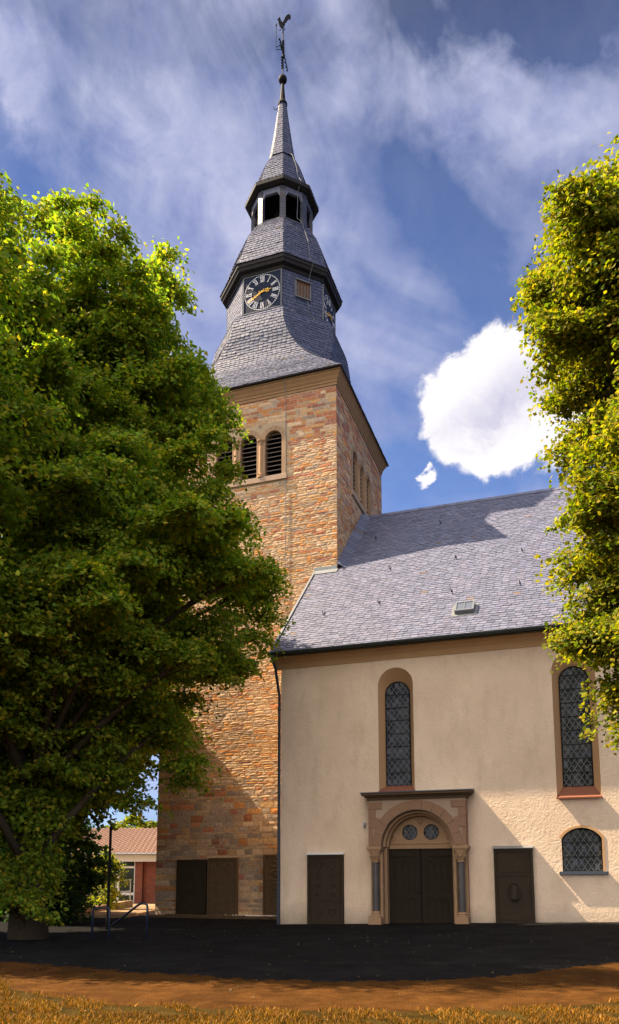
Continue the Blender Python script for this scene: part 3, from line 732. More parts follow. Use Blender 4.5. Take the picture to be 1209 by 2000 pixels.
def lattice_window(poly, yw, parent, name, dw, dh, bars, rr, tint=(.03, .04, .05), frame=.03):
    xs_ = [p[0] for p in poly]; zs_ = [p[1] for p in poly]; x0, x1, z0, z1 = min(xs_), max(xs_), min(zs_), max(zs_)
    # frame ring
    fr = MB(); cx = (x0+x1)/2; cz = (z0+z1)/2
    inn = []
    for i, (x, z) in enumerate(poly):
        a = V3((poly[i-1][0], poly[i-1][1])); b = V3((poly[(i+1) % len(poly)][0], poly[(i+1) % len(poly)][1])); t = (b-a).normalized(); inn.append((x-t.y*frame, z+t.x*frame))
    for y_a in (yw-.03,):
        fr.strip([V3((x, y_a, z)) for x, z in poly], [V3((x, y_a, z)) for x, z in inn], close=True)
        fr.strip([V3((x, y_a, z)) for x, z in inn], [V3((x, yw+.02, z)) for x, z in inn], close=True)
    f = fr.build(name, MAT['iron'], parent)
    gl = MB()
    # individual diamond panes, each very slightly out of plane
    m_ = int((x1-x0)/dw)+2; kz = int((z1-z0)/dh)+2
    for i in range(-1, 2*m_):
        for j in range(-1, 2*kz):
            if (i+j) % 2: continue
            px, pz = x0+i*dw/2, z0+j*dh/2
            if not (x0-dw < px < x1+dw): continue
            ty = rr.uniform(-.010, .010); tx = rr.uniform(-.010, .010)
            g = rr.uniform(.5, 1.6); col = tuple(t*g for t in tint)
            if rr.random() < .07: col = (.05, .065, .09)
            pts = [(px, pz-dh/2), (px+dw/2, pz), (px, pz+dh/2), (px-dw/2, pz)]
            pts = [(min(max(a, x0), x1), min(max(b, z0), z1)) for a, b in pts]
            if not any(inside(poly, a*.98+px*.02, b*.98+pz*.02) for a, b in pts): continue
            q = []
            for a, b in pts:
                if not inside(poly, a, b):
                    for k in range(12):
                        a = a+(cx-a)*.06; b = b+(z1-(x1-x0)/2-b)*.06 if b > z1-(x1-x0)/2 else b
                        if inside(poly, a, b): break
                q.append((a, b))
            gl.add([V3((q[0][0], yw+.012-ty, q[0][1])), V3((q[1][0], yw+.012+tx, q[1][1])), V3((q[2][0], yw+.012+ty, q[2][1])), V3((q[3][0], yw+.012-tx, q[3][1]))], [(0, 1, 2), (0, 2, 3)], col)
    gl.build('pane', MAT['pane'], f, fix=False)
    ld_ = MB(); wdt = .0095; H = (z1-z0)+(x1-x0)*dh/dw
    segs = []
    n1 = int(H/dh)+2
    for i in range(-n1, n1+int((x1-x0)/dw)+3):
        for sgn in (1, -1):
            L_ = (z1-z0)/dh*dw; xa = x0+i*dw if sgn == 1 else x0+i*dw
            segs += clip_line(poly, (xa, z0), (xa+sgn*L_, z1))
    for (a, b) in segs:
        A, B = V3((a[0], yw, a[1])), V3((b[0], yw, b[1])); d = (B-A)
        if d.length < .02: continue
        ld_.frame_box(A, d.normalized(), V3((0, 1, 0)), d.normalized().cross(V3((0, 1, 0))), (0, -.004, -wdt), (d.length, .006, wdt))
    ld_.build('lead_lattice', MAT['lead'], f, fix=False)
    bb = MB(); z = z0+bars
    while z < z1-.1:
        for a, b in clip_line(poly, (x0-.01, z), (x1+.01, z)): bb = MB(); bb.box((a[0], yw-.018, z-.009), (b[0], yw-.002, z+.009)); bb.build('bar', MAT['iron'], f)
        z += bars
    # dark interior behind the glass
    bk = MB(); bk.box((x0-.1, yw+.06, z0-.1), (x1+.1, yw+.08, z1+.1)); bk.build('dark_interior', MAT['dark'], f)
    return f
rr = random.Random(9)
for (k, c, ho, hi, z0, z0i, zt, zti, rise) in OPN:
    dep = .38 if k == 'tall' else .16
    poly = arch_pts(c, hi, z0i, zti, 20, rise)
    blue = c < -3
    w = lattice_window(poly, Dn+dep-.03 if k == 'tall' else Dn+dep-.04, church, 'lancet_window' if k == 'tall' else 'segmental_window', .205 if blue else .185, .27 if blue else .285, .455, rr, (.016, .022, .038) if blue else (.016, .020, .018))
    sm = MB()
    if k == 'tall':
        ys = Dn-.02 if blue else Dn-.13
        sm.add([V3((c-ho-.02, ys, z0-.05)), V3((c+ho+.02, ys, z0-.05)), V3((c+ho+.02, ys, z0)), V3((c-ho-.02, ys, z0)), V3((c-hi, Dn+dep-.035, z0i+.004)), V3((c+hi, Dn+dep-.035, z0i+.004)), V3((c-hi, Dn+dep-.035, z0i-.1)), V3((c+hi, Dn+dep-.035, z0i-.1)),
                V3((c-ho, Dn-.002, z0+.03)), V3((c+ho, Dn-.002, z0+.03))], [(0, 1, 2, 3), (3, 2, 9, 8), (8, 9, 5, 4), (0, 6, 7, 1), (0, 3, 8, 6), (1, 7, 9, 2), (8, 4, 6), (9, 7, 5)])
        sm.build('sill', MAT['sill_red'], w)
    else:
        sm.box((c-.70, Dn-.13, z0-.10), (c+.72, Dn+.12, z0+.0)); sm.build('sill', MAT['copper_dark'], w, bevel=.008)
        em = MB(); a = arch_pts(c, .66, 1.84, 3.26, 20, .34); b = arch_pts(c, .595, 1.84, 3.185, 20, .34)
        em.strip([V3((x, Dn-.015, z)) for x, z in a[1:]], [V3((x, Dn-.015, z)) for x, z in b[1:]]); em.strip([V3((x, Dn-.015, z)) for x, z in a[1:]], [V3((x, Dn+.02, z)) for x, z in a[1:]])
        em.strip([V3((x, Dn-.015, z)) for x, z in b[1:]], [V3((x, Dn+.14, z)) for x, z in b[1:]]); em.build('surround', MAT['plaster_orange'], w)

# --- portal -----------------------------------------------------------------
PX0, PX1, PY = -6.645, -3.435, 25.517; pc = -5.04; SPR = 2.66; RI = 1.19; RO = 1.49; GP = .12
pm = MB()
arch_in = [(pc+RI*math.cos(PI*q/24), SPR+RI*math.sin(PI*q/24)) for q in range(25)]
po = [(PX0, SPR+.02), (pc-RI, SPR+.02)]+[(x, z) for x, z in arch_in[::-1] if z > SPR+.03]+[(pc+RI, SPR+.02), (PX1, SPR+.02), (PX1, 4.20), (PX0, 4.20)]
sheet_with_holes(pm, po, [], lambda x, z: V3((x, PY+.02, z)))
for x in (PX0, PX1): pm.add([V3((x, PY+.02, SPR)), V3((x, Dn+.01, SPR)), V3((x, Dn+.01, 4.2)), V3((x, PY+.02, 4.2))], [(0, 1, 2, 3)])
portal = pm.build('portal', MAT['pale_stone'], church)
vm = MB(); nv = 11
for k in range(nv):
    a0 = PI*k/nv+.008; a1 = PI*(k+1)/nv-.008; pts = []
    for rr_ in (RI, RO):
        for q in range(4): a = a0+(a1-a0)*q/3; pts.append((pc+rr_*math.cos(a), SPR+.02+rr_*math.sin(a)))
    F = [V3((x, PY-.012, z)) for x, z in pts]; B_ = [V3((x, PY+.30, z)) for x, z in pts]; n0 = 8
    fs = [(q, q+1, q+5, q+4) for q in range(3)]+[(q, q+8, q+9, q+1) for q in range(3)]+[(q+4, q+5, q+13, q+12) for q in range(3)]+[(0, 4, 12, 8), (3, 11, 15, 7)]
    vm.add(F+B_, fs)
vm.build('arch_stone', MAT['red_stone'], portal, bevel=.006)
QM = {1: MB(), -1: MB()}; z = SPR+.16; ww = [.30, .42, .36, .24, .46]
hts = [.30, .27, .33, .30, .24]
z = SPR+.04
for i, (hh, w_) in enumerate(zip(hts, ww)):
    for s_, x0 in ((1, PX0), (-1, PX1)):
        # quoin stops at the arch
        zz = z+hh/2-SPR; lim = (RI+.02) if zz < 0 else math.sqrt(max(0, RO**2-(min(zz+.12, RO))**2)) if zz < RO else 0
        wmax = abs(x0-pc)-lim-.02; wq = min(w_, wmax) if wmax > .1 else .1
        if i < 2: wq = max(.12, abs(x0-pc)-RO-.004+.0)
        a, b = (x0-.004, x0+wq) if s_ == 1 else (x0-wq, x0+.004)
        QM[s_].box((a, PY-.010, z+.006), (b, Dn, z+hh-.006))
    z += hh
[q_.build('corner_stone', MAT['red_stone'], portal, bevel=.005) for q_ in QM.values()]
# canopy cornice
cv = MB(); pr = [(0, 4.20), (.03, 4.20), (.05, 4.26), (.14, 4.33), (.20, 4.35), (.20, 4.42), (0, 4.42)]
def crn(mb, pr, m):
    n = len(pr); vs = []
    for d, z in pr: vs.append((PX0-d, Dn+.02, z))
    for d, z in pr: vs.append((PX0-d, PY-d, z))
    for d, z in pr: vs.append((PX1+d, PY-d, z))
    for d, z in pr: vs.append((PX1+d, Dn+.02, z))
    mb.add(vs, [(k*n+i, k*n+(i+1) % n, (k+1)*n+(i+1) % n, (k+1)*n+i) for k in range(3) for i in range(n)])
crn(cv, pr, 0); cv.box((PX0-.0, PY, 4.30), (PX1, Dn, 4.415)); cv.build('canopy_cornice', MAT['grave_pale'], portal)
cp = MB(); e = .235
cp.add([(PX0-e, PY-e, 4.424), (PX1+e, PY-e, 4.424), (PX1+e, Dn, 4.424), (PX0-e, Dn, 4.424), (PX0-e, PY-e, 4.452), (PX1+e, PY-e, 4.452), (PX1+e, Dn-.003, 4.53), (PX0-e, Dn-.003, 4.53)],
       [(0, 3, 2, 1), (4, 5, 6, 7), (0, 1, 5, 4), (1, 2, 6, 5), (3, 0, 4, 7)]); cp.build('canopy_roof', MAT['copper_dark'], portal)
# imposts, columns, jambs
for s_ in (-1, 1):
    xo = PX0 if s_ == -1 else PX1; xi = pc+s_*RI; xm = (xo+xi)/2
    im = MB(); a, b = sorted((xo+s_*.06, xi-s_*.02))
    im.box((a, PY-.08, SPR-.10), (b, Dn+.1, SPR+.012)); im.box((a+.03, PY-.05, SPR-.15), (b-.03, Dn+.1, SPR-.102)); im.build('impost', MAT['sandstone'], portal, bevel=.01)
    cxx = xo-s_*.20
    cl = MB(); cy = PY+.10
    cl.lathe((cxx, cy, 0), [(.115, 2.13), (.15, 2.15), (.115, 2.18), (.12, 2.26), (.17, 2.36), (.20, 2.46), (.205, 2.505)], 12)
    for q in range(8):
        an = 2*PI*q/8; cl.tube([(cxx+.12*math.cos(an), cy+.12*math.sin(an), 2.22), (cxx+.19*math.cos(an), cy+.19*math.sin(an), 2.36), (cxx+.21*math.cos(an), cy+.21*math.sin(an), 2.33)], [.03, .035, .02], 6)
    cl.build('capital', MAT['sandstone'], portal)
    cs = MB(); cs.lathe((cxx, cy, 0), [(.112, .56), (.112, 2.13)], 16); cs.build('column', MAT['marble'] if 'marble' in MAT else MAT['clock_navy'], portal, smooth=False)
    cb_ = MB(); cb_.lathe((cxx, cy, 0), [(.18, .40), (.18, .44), (.14, .47), (.155, .51), (.125, .54), (.118, .56)], 16)
    cb_.box((cxx-.21, cy-.21, .10), (cxx+.21, Dn, .40)); cb_.build('column_base', MAT['sandstone'], portal)
    jm = MB(); a, b = sorted((xo-s_*.005, xo-s_*.33)); jm.box((a, PY+.25, 0), (b, Dn+.02, SPR-.152))
    a, b = sorted((xo-s_*.33, xi-s_*.0)); jm.box((a, PY+.15, 0), (b, Dn+.12, SPR-.152))
    a, b = sorted((xi-s_*.0, xi-s_*.10)); jm.box((a, PY+.42, 0), (b, Dn+.25, SPR-.0))
    jm.tube([(xi+s_*.02, PY+.13, .3), (xi+s_*.02, PY+.13, 2.4)], .05, 10)
    for z in (.35, 1.3, 2.2): jm.tube([(xi+s_*.02, PY+.13, z), (xi+s_*.02, PY+.13, z+.08)], .068, 10)
    jm.build('jamb', MAT['sandstone'], portal, bevel=.008)
# stepped inner arch and tympanum
ia = MB()
def arc_band(mb, r0, r1, y0, y1, n=24):
    A = [(pc+r0*math.cos(PI*q/n), SPR+r0*math.sin(PI*q/n)) for q in range(n+1)]; B = [(pc+r1*math.cos(PI*q/n), SPR+r1*math.sin(PI*q/n)) for q in range(n+1)]
    mb.strip([V3((x, y0, z)) for x, z in A], [V3((x, y0, z)) for x, z in B]); mb.strip([V3((x, y0, z)) for x, z in A], [V3((x, y1, z)) for x, z in A])
    mb.strip([V3((x, y0, z)) for x, z in B], [V3((x, y1, z)) for x, z in B])
arc_band(ia, 1.10, 1.185, PY+.24, Dn+.25); arc_band(ia, 1.03, 1.10, PY+.44, Dn+.25); ia.build('inner_arch', MAT['sandstone'], portal)
tym = MB(); YT2 = Dn+.18
half = [(pc+1.09*math.cos(PI*q/20), SPR+1.09*math.sin(PI*q/20)) for q in range(21)]
oc = [[(cx+.262*math.cos(2*PI*q/20), 3.15+.262*math.sin(2*PI*q/20)) for q in range(20)] for cx in (-5.40, -4.67)]
sheet_with_holes(tym, half, oc, lambda x, z: V3((x, YT2, z)))
for o_ in oc: tym.strip([V3((x, YT2, z)) for x, z in o_], [V3((x, YT2+.1, z)) for x, z in o_], close=True)
tym.box((pc-1.09, YT2-.07, SPR-.06), (pc+1.09, YT2, SPR+.07)); tym.box((pc-1.09, YT2-.04, SPR+.10), (pc+1.09, YT2, SPR+.14))
for (a_, b_) in ((-5.95, 2.95), (-4.10, 2.95)): tym.tube([(a_+.06*math.cos(t), YT2-.01, b_+.06*math.sin(t)) for t in [k*PI/5 for k in range(11)]], .016, 5)
tym.tube([(pc-.10, YT2-.01, 3.55), (pc, YT2-.03, 3.42), (pc+.10, YT2-.01, 3.55), (pc, YT2-.03, 3.62), (pc-.10, YT2-.01, 3.55)], .025, 6)
ty = tym.build('tympanum', MAT['sandstone'], portal)
for o_, nm in zip(oc, (0, 1)):
    lattice_window(o_, YT2+.05, portal, 'round_window', .15, .24, 9, rr, (.02, .022, .025), .02)
# double doors
for s_ in (-1, 1):
    dm = MB(); xa, xb = sorted((pc+s_*.012, pc+s_*1.08)); yd_ = Dn+.20
    dm.box((xa, yd_, .05), (xb, yd_+.06, SPR-.06))
    for z0_, z1_ in ((.12, .26), (.98, 1.10), (2.30, 2.58)): dm.box((xa+.02, yd_-.025, z0_), (xb-.02, yd_, z1_))
    for x_ in (xa+.03, xb-.15): dm.box((x_, yd_-.027, .12), (x_+.12, yd_, 2.58))
    w0 = xa+.20; ww_ = (xb-xa-.40)/3
    for q in range(3):
        c0 = w0+ww_*(q+.5)
        for zb, zt in ((1.14, 2.0), (.32, .80)):
            dm.box((c0-ww_/2, yd_-.022, zb), (c0-ww_/2+.022, yd_, zt)); dm.box((c0+ww_/2-.022, yd_-.020, zb), (c0+ww_/2, yd_, zt))
            dm.tube([(c0-ww_/2+.01, yd_-.01, zt), (c0-ww_*.25, yd_-.01, zt+.12), (c0, yd_-.01, zt+.20), (c0+ww_*.25, yd_-.01, zt+.12), (c0+ww_/2-.01, yd_-.01, zt)], .014, 5)
    dm.tube([(xb-.05 if s_ == 1 else xa+.05, yd_-.03, 2.34), (pc+s_*.55, yd_-.03, 2.36), (pc+s_*.2, yd_-.03, 2.33)], [.025, .02, .01], 6)
    dm.build('door', MAT['oak'], portal)
hd = MB(); hd.tube([(pc-.06, Dn+.17, 1.15), (pc-.06, Dn+.12, 1.17), (pc-.16, Dn+.12, 1.17)], .012, 6); hd.build('handle', MAT['iron'], portal)
st = MB(); st.box((PX0-.1, PY-.30, -.1), (PX1+.1, Dn+.4, .10)); st.build('step', MAT['grave_pale'], portal, bevel=.01)
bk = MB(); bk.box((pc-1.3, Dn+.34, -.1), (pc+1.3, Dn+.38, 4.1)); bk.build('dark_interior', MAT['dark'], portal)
lp = MB(); lp.box((-6.93, Dn-.09, 3.42), (-6.86, Dn, 3.50)); lp.tube([(-6.895, Dn-.06, 3.43), (-6.895, Dn-.10, 3.34)], .035, 8); lp.build('wall_lamp', MAT['zinc'], church)  # small wall lamp left of the portal, no light source in it

# --- octagonal roof and spire -------------------------------------------------
def octp(d, w, z):
    """8 points: half distance d of the main faces, half width w of the main faces"""
    c = TC; L = [(-w, -d), (w, -d), (d, -w), (d, w), (w, d), (-w, d), (-d, w), (-d, -w)]
    return [V3((c.x+x, c.y+y, z)) for x, y in L]
T8 = math.tan(PI/8)
def tier(name, prof, course=.17, wid=.2, lift=.022, lw=None):
    """prof rows (d, w, z) bottom to top"""
    rows = [octp(*p) for p in prof]; mb = MB(); sh = MB()
    for k in range(8):
        Lp = [rw[k] for rw in rows]; Rp = [rw[(k+1) % 8] for rw in rows]
        slates(mb, Lp, Rp, course, wid, r, lift, sheet=sh)
    mb.c = [(a*.52, b_*.56, c_*.66) for a, b_, c_ in mb.c]
    o = mb.build(name, MAT['slate'], church, fix=False)
    s = sh.build('roof_underlay', MAT['fascia_dark'], o)
    return o
def reg(rv, z): d = rv*math.cos(PI/8); return (d, d*T8, z)
e0 = TW/2+.39
# lower bell: square eave flowing into the octagon
def br(d, wf, z): return (d, d*wf, z)
tier('bell_roof', [br(e0, .99, 23.80), br(e0-.20, .97, 24.06), br(4.04, .91, 24.55), br(3.70, .84, 25.05), br(3.44, .75, 25.55), br(3.29, .645, 26.1), br(3.25, .54, 26.7), br(3.25, .455, 27.3), br(3.20, T8+.004, 27.85), br(3.10, T8+.001, 28.32), br(2.93, T8, 28.64), br(2.60, T8, 28.86)], .17, .24, .026)
ev = MB(); ring(ev, [(TW/2+.20, 23.755), (e0+.0, 23.755), (e0+.01, 23.80), (e0-.3, 23.84), (TW/2+.2, 23.84)], TC); ev.build('tower_eave', MAT['fascia_dark'], church)
RB = 2.76
body = tier('clock_stage', [reg(RB, 28.70), reg(RB, 31.5)], .17, .22, .024)
def oct_ring(name, prof, m): mb = MB(); ring(mb, [(a*math.cos(PI/8), z) for a, z in prof], TC, PI/8, 8); return mb.build(name, m, church)
oct_ring('stage_ledge', [(RB-.1, 28.80), (RB+.10, 28.84), (RB+.04, 28.92), (RB-.1, 28.92)], MAT['lead'])
oct_ring('middle_eave', [(RB-.15, 30.98), (RB+.07, 30.98), (RB+.10, 31.12), (RB+.30, 31.16), (RB+.35, 31.30), (RB+.40, 31.33), (RB+.40, 31.50), (RB+.2, 31.56), (RB-.15, 31.56)], MAT['fascia_dark'])
def regs(L): return [reg(a, b) for a, b in L]
tier('upper_bell_roof', regs([(3.20, 31.50), (3.02, 31.62), (2.94, 31.9), (2.82, 32.4), (2.62, 33.0), (2.40, 33.6), (2.06, 34.2), (1.72, 34.7), (1.50, 35.0)]), .17, .22, .028)
# lantern: eight slate-clad posts, lintels with corner brackets
RL = 1.62
O_ = octp(*reg(RL, 34.75)); lan = thing('lantern', None, None, (TC.x, TC.y, 34.7)); lan.parent = church; lan.matrix_parent_inverse = Matrix.Translation(-church.location)
def post(mb, k, z0, z1, half=.15):
    p = O_[k]; n_ = (p-V3((TC.x, TC.y, p.z))).normalized(); t = V3((-n_.y, n_.x, 0)); z = z0
    while z < z1-.01:
        hh = min(.17, z1-z); c = tuple(.35*x for x in slate_col(r)); q = V3((p.x, p.y, 0))-n_*.06
        mb.frame_box(q, t, n_, V3((0, 0, 1)), (-half, -.12, z), (half, .055+.012*r.random(), z+hh-.008), c); z += hh
for k in range(8): 
    ln = MB(); post(ln, k, 34.7, 36.75); ln.build('lantern_post', MAT['slate'], lan)
for k in range(8):
    lt = MB(); a, b = O_[k], O_[(k+1) % 8]; d = (b-a).normalized(); n_ = V3((d.y, -d.x, 0)); L_ = (b-a).length; o_ = V3((a.x, a.y, 0))
    lt.frame_box(o_, d, n_, V3((0, 0, 1)), (.10, -.12, 36.38), (L_-.10, .02, 36.78), slate_col(r))
    for u in (.14, L_-.14):
        s_ = 1 if u < .3 else -1
        lt.add([o_+d*u+n_*y+V3((0, 0, z)) for y in (-.08, .03) for (du, z) in ((0, 36.08),) ]+[o_+d*(u+s_*.16)+n_*y+V3((0, 0, 36.38)) for y in (-.08, .03)]+[o_+d*u+n_*y+V3((0, 0, 36.38)) for y in (-.08, .03)],
               [(0, 2, 3, 1), (1, 3, 5), (0, 4, 2), (0, 1, 5, 4)], slate_col(r))
    lt.build('lintel', MAT['slate'], lan)
oct_ring('lantern_ceiling', [(0.02, 36.62), (RL-.05, 36.62), (RL-.05, 36.7), (.02, 36.7)], MAT['dark']).parent = lan
oct_ring('lantern_floor', [(0.02, 34.95), (RL-.08, 34.95), (RL-.08, 34.99), (.02, 34.99)], MAT['lead'])
ic = MB(); ic.lathe((TC.x, TC.y, 0), [(.5, 34.95), (.5, 36.6)], 8); ic.build('dark_core', MAT['dark'], lan)  # added black core that keeps the lantern openings dark
oct_ring('lantern_eave', [(RL-.1, 36.68), (RL+.12, 36.70), (RL+.30, 36.78), (RL+.34, 36.80), (RL+.34, 36.98), (RL+.1, 37.06), (RL-.1, 37.06)], MAT['sandstone' if False else 'fascia_dark'])
tier('lantern_roof', regs([(RL+.33, 36.98), (1.66, 37.12), (1.58, 37.3), (1.47, 37.7), (1.34, 38.2), (1.18, 38.65), (.93, 39.15), (.68, 39.55)]), .16, .2, .026)
tier('spire', regs([(.74, 39.55), (.62, 40.2), (.50, 41.0), (.36, 42.0), (.24, 42.9), (.20, 43.25)]), .16, .2, .016)
# finial, ball, weather vane
axx, axy = TC.x, TC.y
fm = MB(); fm.lathe((axx, axy, 0), [(.25, 43.15), (.27, 43.22), (.24, 43.32), (.16, 43.45), (.10, 44.2), (.07, 44.6)], 10)
fm.tube([(axx-.22, axy-.1, 43.0), (axx-.36, axy-.16, 42.85), (axx-.42, axy-.18, 42.92), (axx-.44, axy-.2, 43.05)], .02, 6); fm.build('spire_cap', MAT['iron'], church)
vn = MB(); vn.tube([(axx, axy, 44.5), (axx, axy, 48.45)], .035, 8); vane = vn.build('weather_vane', MAT['iron'], church)
bl = MB(); bl.lathe((axx, axy, 0), [(.02, 44.56)]+[(.235*math.sin(PI*q/12), 44.80-.235*math.cos(PI*q/12)) for q in range(1, 12)]+[(.02, 45.04)], 18); bl.build('ball', MAT['iron'], vane, smooth=True)
U2 = V3((math.cos(YAW), math.sin(YAW), 0)); N2 = V3((-U2.y, U2.x, 0)); AX = V3((axx, axy, 0))
def P2(s, z, d=0): return AX+U2*s+N2*d+V3((0, 0, z))
sc = MB()   # wrought-iron scroll cross, narrow and twisted as seen from the yard
for (a, b, wd) in (((-.20, 47.45), (.02, 46.6), .05), ((.02, 46.6), (.26, 45.35), .045), ((.02, 47.3), (.05, 46.2), .07), ((-.02, 46.3), (.0, 45.5), .07), ((-.14, 47.05), (.06, 46.45), .05)):
    A, B = P2(*a), P2(*b); n_ = 9
    pts = [A.lerp(B, i/n_)+U2*(.03*(-1)**i) for i in range(n_+1)]; sc.tube(pts, [wd*(.5+.5*(i % 2)) for i in range(n_+1)], 6)
sc.tube([P2(0, 47.05), P2(-.18, 46.98), P2(-.36, 46.85), P2(-.38, 46.9), P2(-.38, 48.25), P2(-.38, 48.4)], .018, 6); sc.tube([P2(-.1, 46.72), P2(-.4, 46.72)], .016, 6)
sc.tube([P2(-.38, 48.2), P2(-.38, 48.28), P2(-.38, 48.45)], [.02, .05, .005], 6)
sc.build('scroll_cross', MAT['iron'], vane)
# rooster: outline with thickness
ro = [(-.28, 48.62), (-.36, 48.66), (-.28, 48.72), (-.26, 48.80), (-.20, 48.78), (-.16, 48.66), (-.10, 48.52), (-.02, 48.46), (.06, 48.60), (.14, 48.80), (.26, 48.95), (.40, 48.99), (.50, 48.88), (.48, 48.74), (.40, 48.66), (.36, 48.76), (.32, 48.62), (.26, 48.66), (.22, 48.48), (.16, 48.52), (.12, 48.34), (.02, 48.24), (-.04, 48.12), (-.14, 48.14), (-.24, 48.28), (-.30, 48.45)]
ro = [(x*.85, z-.02) for x, z in ro]
rm = MB(); th = .035
sheet_with_holes(rm, ro, [], lambda x, z: P2(x, z, -th)); sheet_with_holes(rm, ro, [], lambda x, z: P2(x, z, th)); rm.strip([P2(x, z, -th) for x, z in ro], [P2(x, z, th) for x, z in ro], close=True)
for dx in (-.08, .06): rm.tube([P2(dx, 48.16), P2(dx*1.6, 47.98), P2(dx*1.6-.08, 47.95)], .018, 6)
rm.build('rooster', MAT['iron'], vane)
# clock faces
def clock(C, U, Nn):
    P = lambda x, z, d: C+U*x+V3((0, 0, z))+Nn*d
    Z = V3((0, 0, 1))
    mb = MB(); s = 1.0; mb.frame_box(C, U, Nn, Z, (-s, -.02, -s+.04), (s, .055, s-.02)); ck = mb.build('clock', MAT['clock_navy'], church, bevel=.01)
    fr = MB()
    for a, b in (((-s-.02, .0, -s), (s+.02, .075, -s+.045)), ((-s-.02, 0, s-.035), (s+.02, .075, s)), ((-s-.02, 0, -s+.046), (-s+.03, .074, s-.036)), ((s-.03, 0, -s+.046), (s+.02, .074, s-.036))): fr.frame_box(C, U, Nn, Z, a, b)
    fr.build('frame', MAT['lead'], ck)
    nm = MB(); rn = .70; d0, d1 = .057, .066
    def bar(cx, cz, ang, x0, z0, x1, z1, w):
        # ang: rotation of the glyph frame
        ca, sa = math.cos(ang), math.sin(ang)
        T = lambda x, z: (cx+x*ca-z*sa, cz+x*sa+z*ca)
        dx, dz = x1-x0, z1-z0; L_ = math.hypot(dx, dz); nx, nz = -dz/L_*w/2, dx/L_*w/2
        q = [T(x0-nx, z0-nz), T(x1-nx, z1-nz), T(x1+nx, z1+nz), T(x0+nx, z0+nz)]
        nm.add([P(x, z, d1) for x, z in q]+[P(x, z, d0) for x, z in q], [(0, 1, 2, 3), (0, 4, 5, 1), (1, 5, 6, 2), (2, 6, 7, 3), (3, 7, 4, 0)])
    NUM = ['XII', 'I', 'II', 'III', 'IV', 'V', 'VI', 'VII', 'VIII', 'IX', 'X', 'XI']; Hn = .15
    for k, s_ in enumerate(NUM):
        th = PI/2-k*PI/6; ang = th-PI/2; cx, cz = rn*math.cos(th), rn*math.sin(th)
        wid = {'I': .062, 'V': .12, 'X': .12}; tot = sum(wid[c] for c in s_); x = -tot/2
        for c in s_:
            w = wid[c]; m_ = x+w/2
            if c == 'I': bar(cx, cz, ang, m_, -Hn, m_, Hn, .034)
            if c == 'V': bar(cx, cz, ang, x+.012, Hn, m_, -Hn, .034); bar(cx, cz, ang, x+w-.012, Hn, m_+.004, -Hn, .016)
            if c == 'X': bar(cx, cz, ang, x+.012, Hn, x+w-.012, -Hn, .034); bar(cx, cz, ang, x+w-.012, Hn, x+.012, -Hn, .016)
            x += w
        bar(cx, cz, ang, -tot/2, Hn, tot/2, Hn, .014); bar(cx, cz, ang, -tot/2, -Hn, tot/2, -Hn, .014)
    nm.build('numerals', MAT['clock_white'], ck, fix=False); nm = MB()
    rin, rou = [], []
    for k in range(361):
        th = 2*PI*k/360; hw = .020 if k % 6 in (0, 1, 5) else .004
        rin.append(P((.915-hw)*math.cos(th), (.915-hw)*math.sin(th), d1)); rou.append(P((.915+hw)*math.cos(th), (.915+hw)*math.sin(th), d1))
    nm.strip(rin, rou)
    nm.build('minute_track', MAT['clock_white'], ck, fix=False)
    for (th, L_, w, nm_) in ((PI/2-2*PI*40/60, .88, .06, 'minute_hand'), (PI/2-2*PI*(2.667)/12, .50, .085, 'hour_hand')):
        hm = MB(); d = (math.cos(th), math.sin(th)); n_ = (-d[1], d[0]); dz = .085 if nm_ == 'hour_hand' else .105
        def hb(a, b, wa, wb):
            q = [(d[0]*a-n_[0]*wa, d[1]*a-n_[1]*wa), (d[0]*b-n_[0]*wb, d[1]*b-n_[1]*wb), (d[0]*b+n_[0]*wb, d[1]*b+n_[1]*wb), (d[0]*a+n_[0]*wa, d[1]*a+n_[1]*wa)]
            hm.add([P(x, z, dz) for x, z in q]+[P(x, z, dz-.014) for x, z in q], [(0, 1, 2, 3), (0, 4, 5, 1), (1, 5, 6, 2), (2, 6, 7, 3), (3, 7, 4, 0)])
        hb(-.16, L_*.55, w*.55, w*.35); hb(L_*.55, L_, w*.35, .008)
        for a in (L_*.45, L_*.62, -.14): hb(a-w*.4, a+w*.4, w*1.15, w*1.15)
        hm.tube([P(0, 0, .06), P(0, 0, dz+.01)], .06, 10)
        hm.build(nm_, MAT['gold'], ck)
dB = RB*math.cos(PI/8)
for k, (U, Nn) in enumerate(((V3((1, 0, 0)), V3((0, -1, 0))), (V3((0, 1, 0)), V3((1, 0, 0))), (V3((0, -1, 0)), V3((-1, 0, 0))))):
    clock(V3((TC.x, TC.y, 29.92))+Nn*(dB+.01), U, Nn)
# dormer hatch on the diagonal face
Nn = V3((1, -1, 0)).normalized(); U = V3((1, 1, 0)).normalized(); C_ = V3((TC.x, TC.y, 0))+Nn*dB
hm = MB(); hm.frame_box(C_, U, Nn, V3((0, 0, 1)), (-.36, 0, 29.72), (.36, .05, 30.56)); ht = hm.build('louvre_hatch', MAT['shutter'], church)
hs = MB()
for x in (-.25, -.08, .09, .25): hs.frame_box(C_, U, Nn, V3((0, 0, 1)), (x-.06, .05, 29.74), (x+.05, .07, 30.40))
hs.build('slat', MAT['louver'], ht)
hf = MB(); hf.frame_box(C_, U, Nn, V3((0, 0, 1)), (-.42, 0, 29.66), (.42, .11, 29.715)); hf.frame_box(C_, U, Nn, V3((0, 0, 1)), (-.42, 0, 30.565), (.42, .14, 30.62))
for x in (-.42, .365): hf.frame_box(C_, U, Nn, V3((0, 0, 1)), (x, 0, 29.72), (x+.055, .09, 30.56))
hf.build('frame', MAT['lead'], ht)
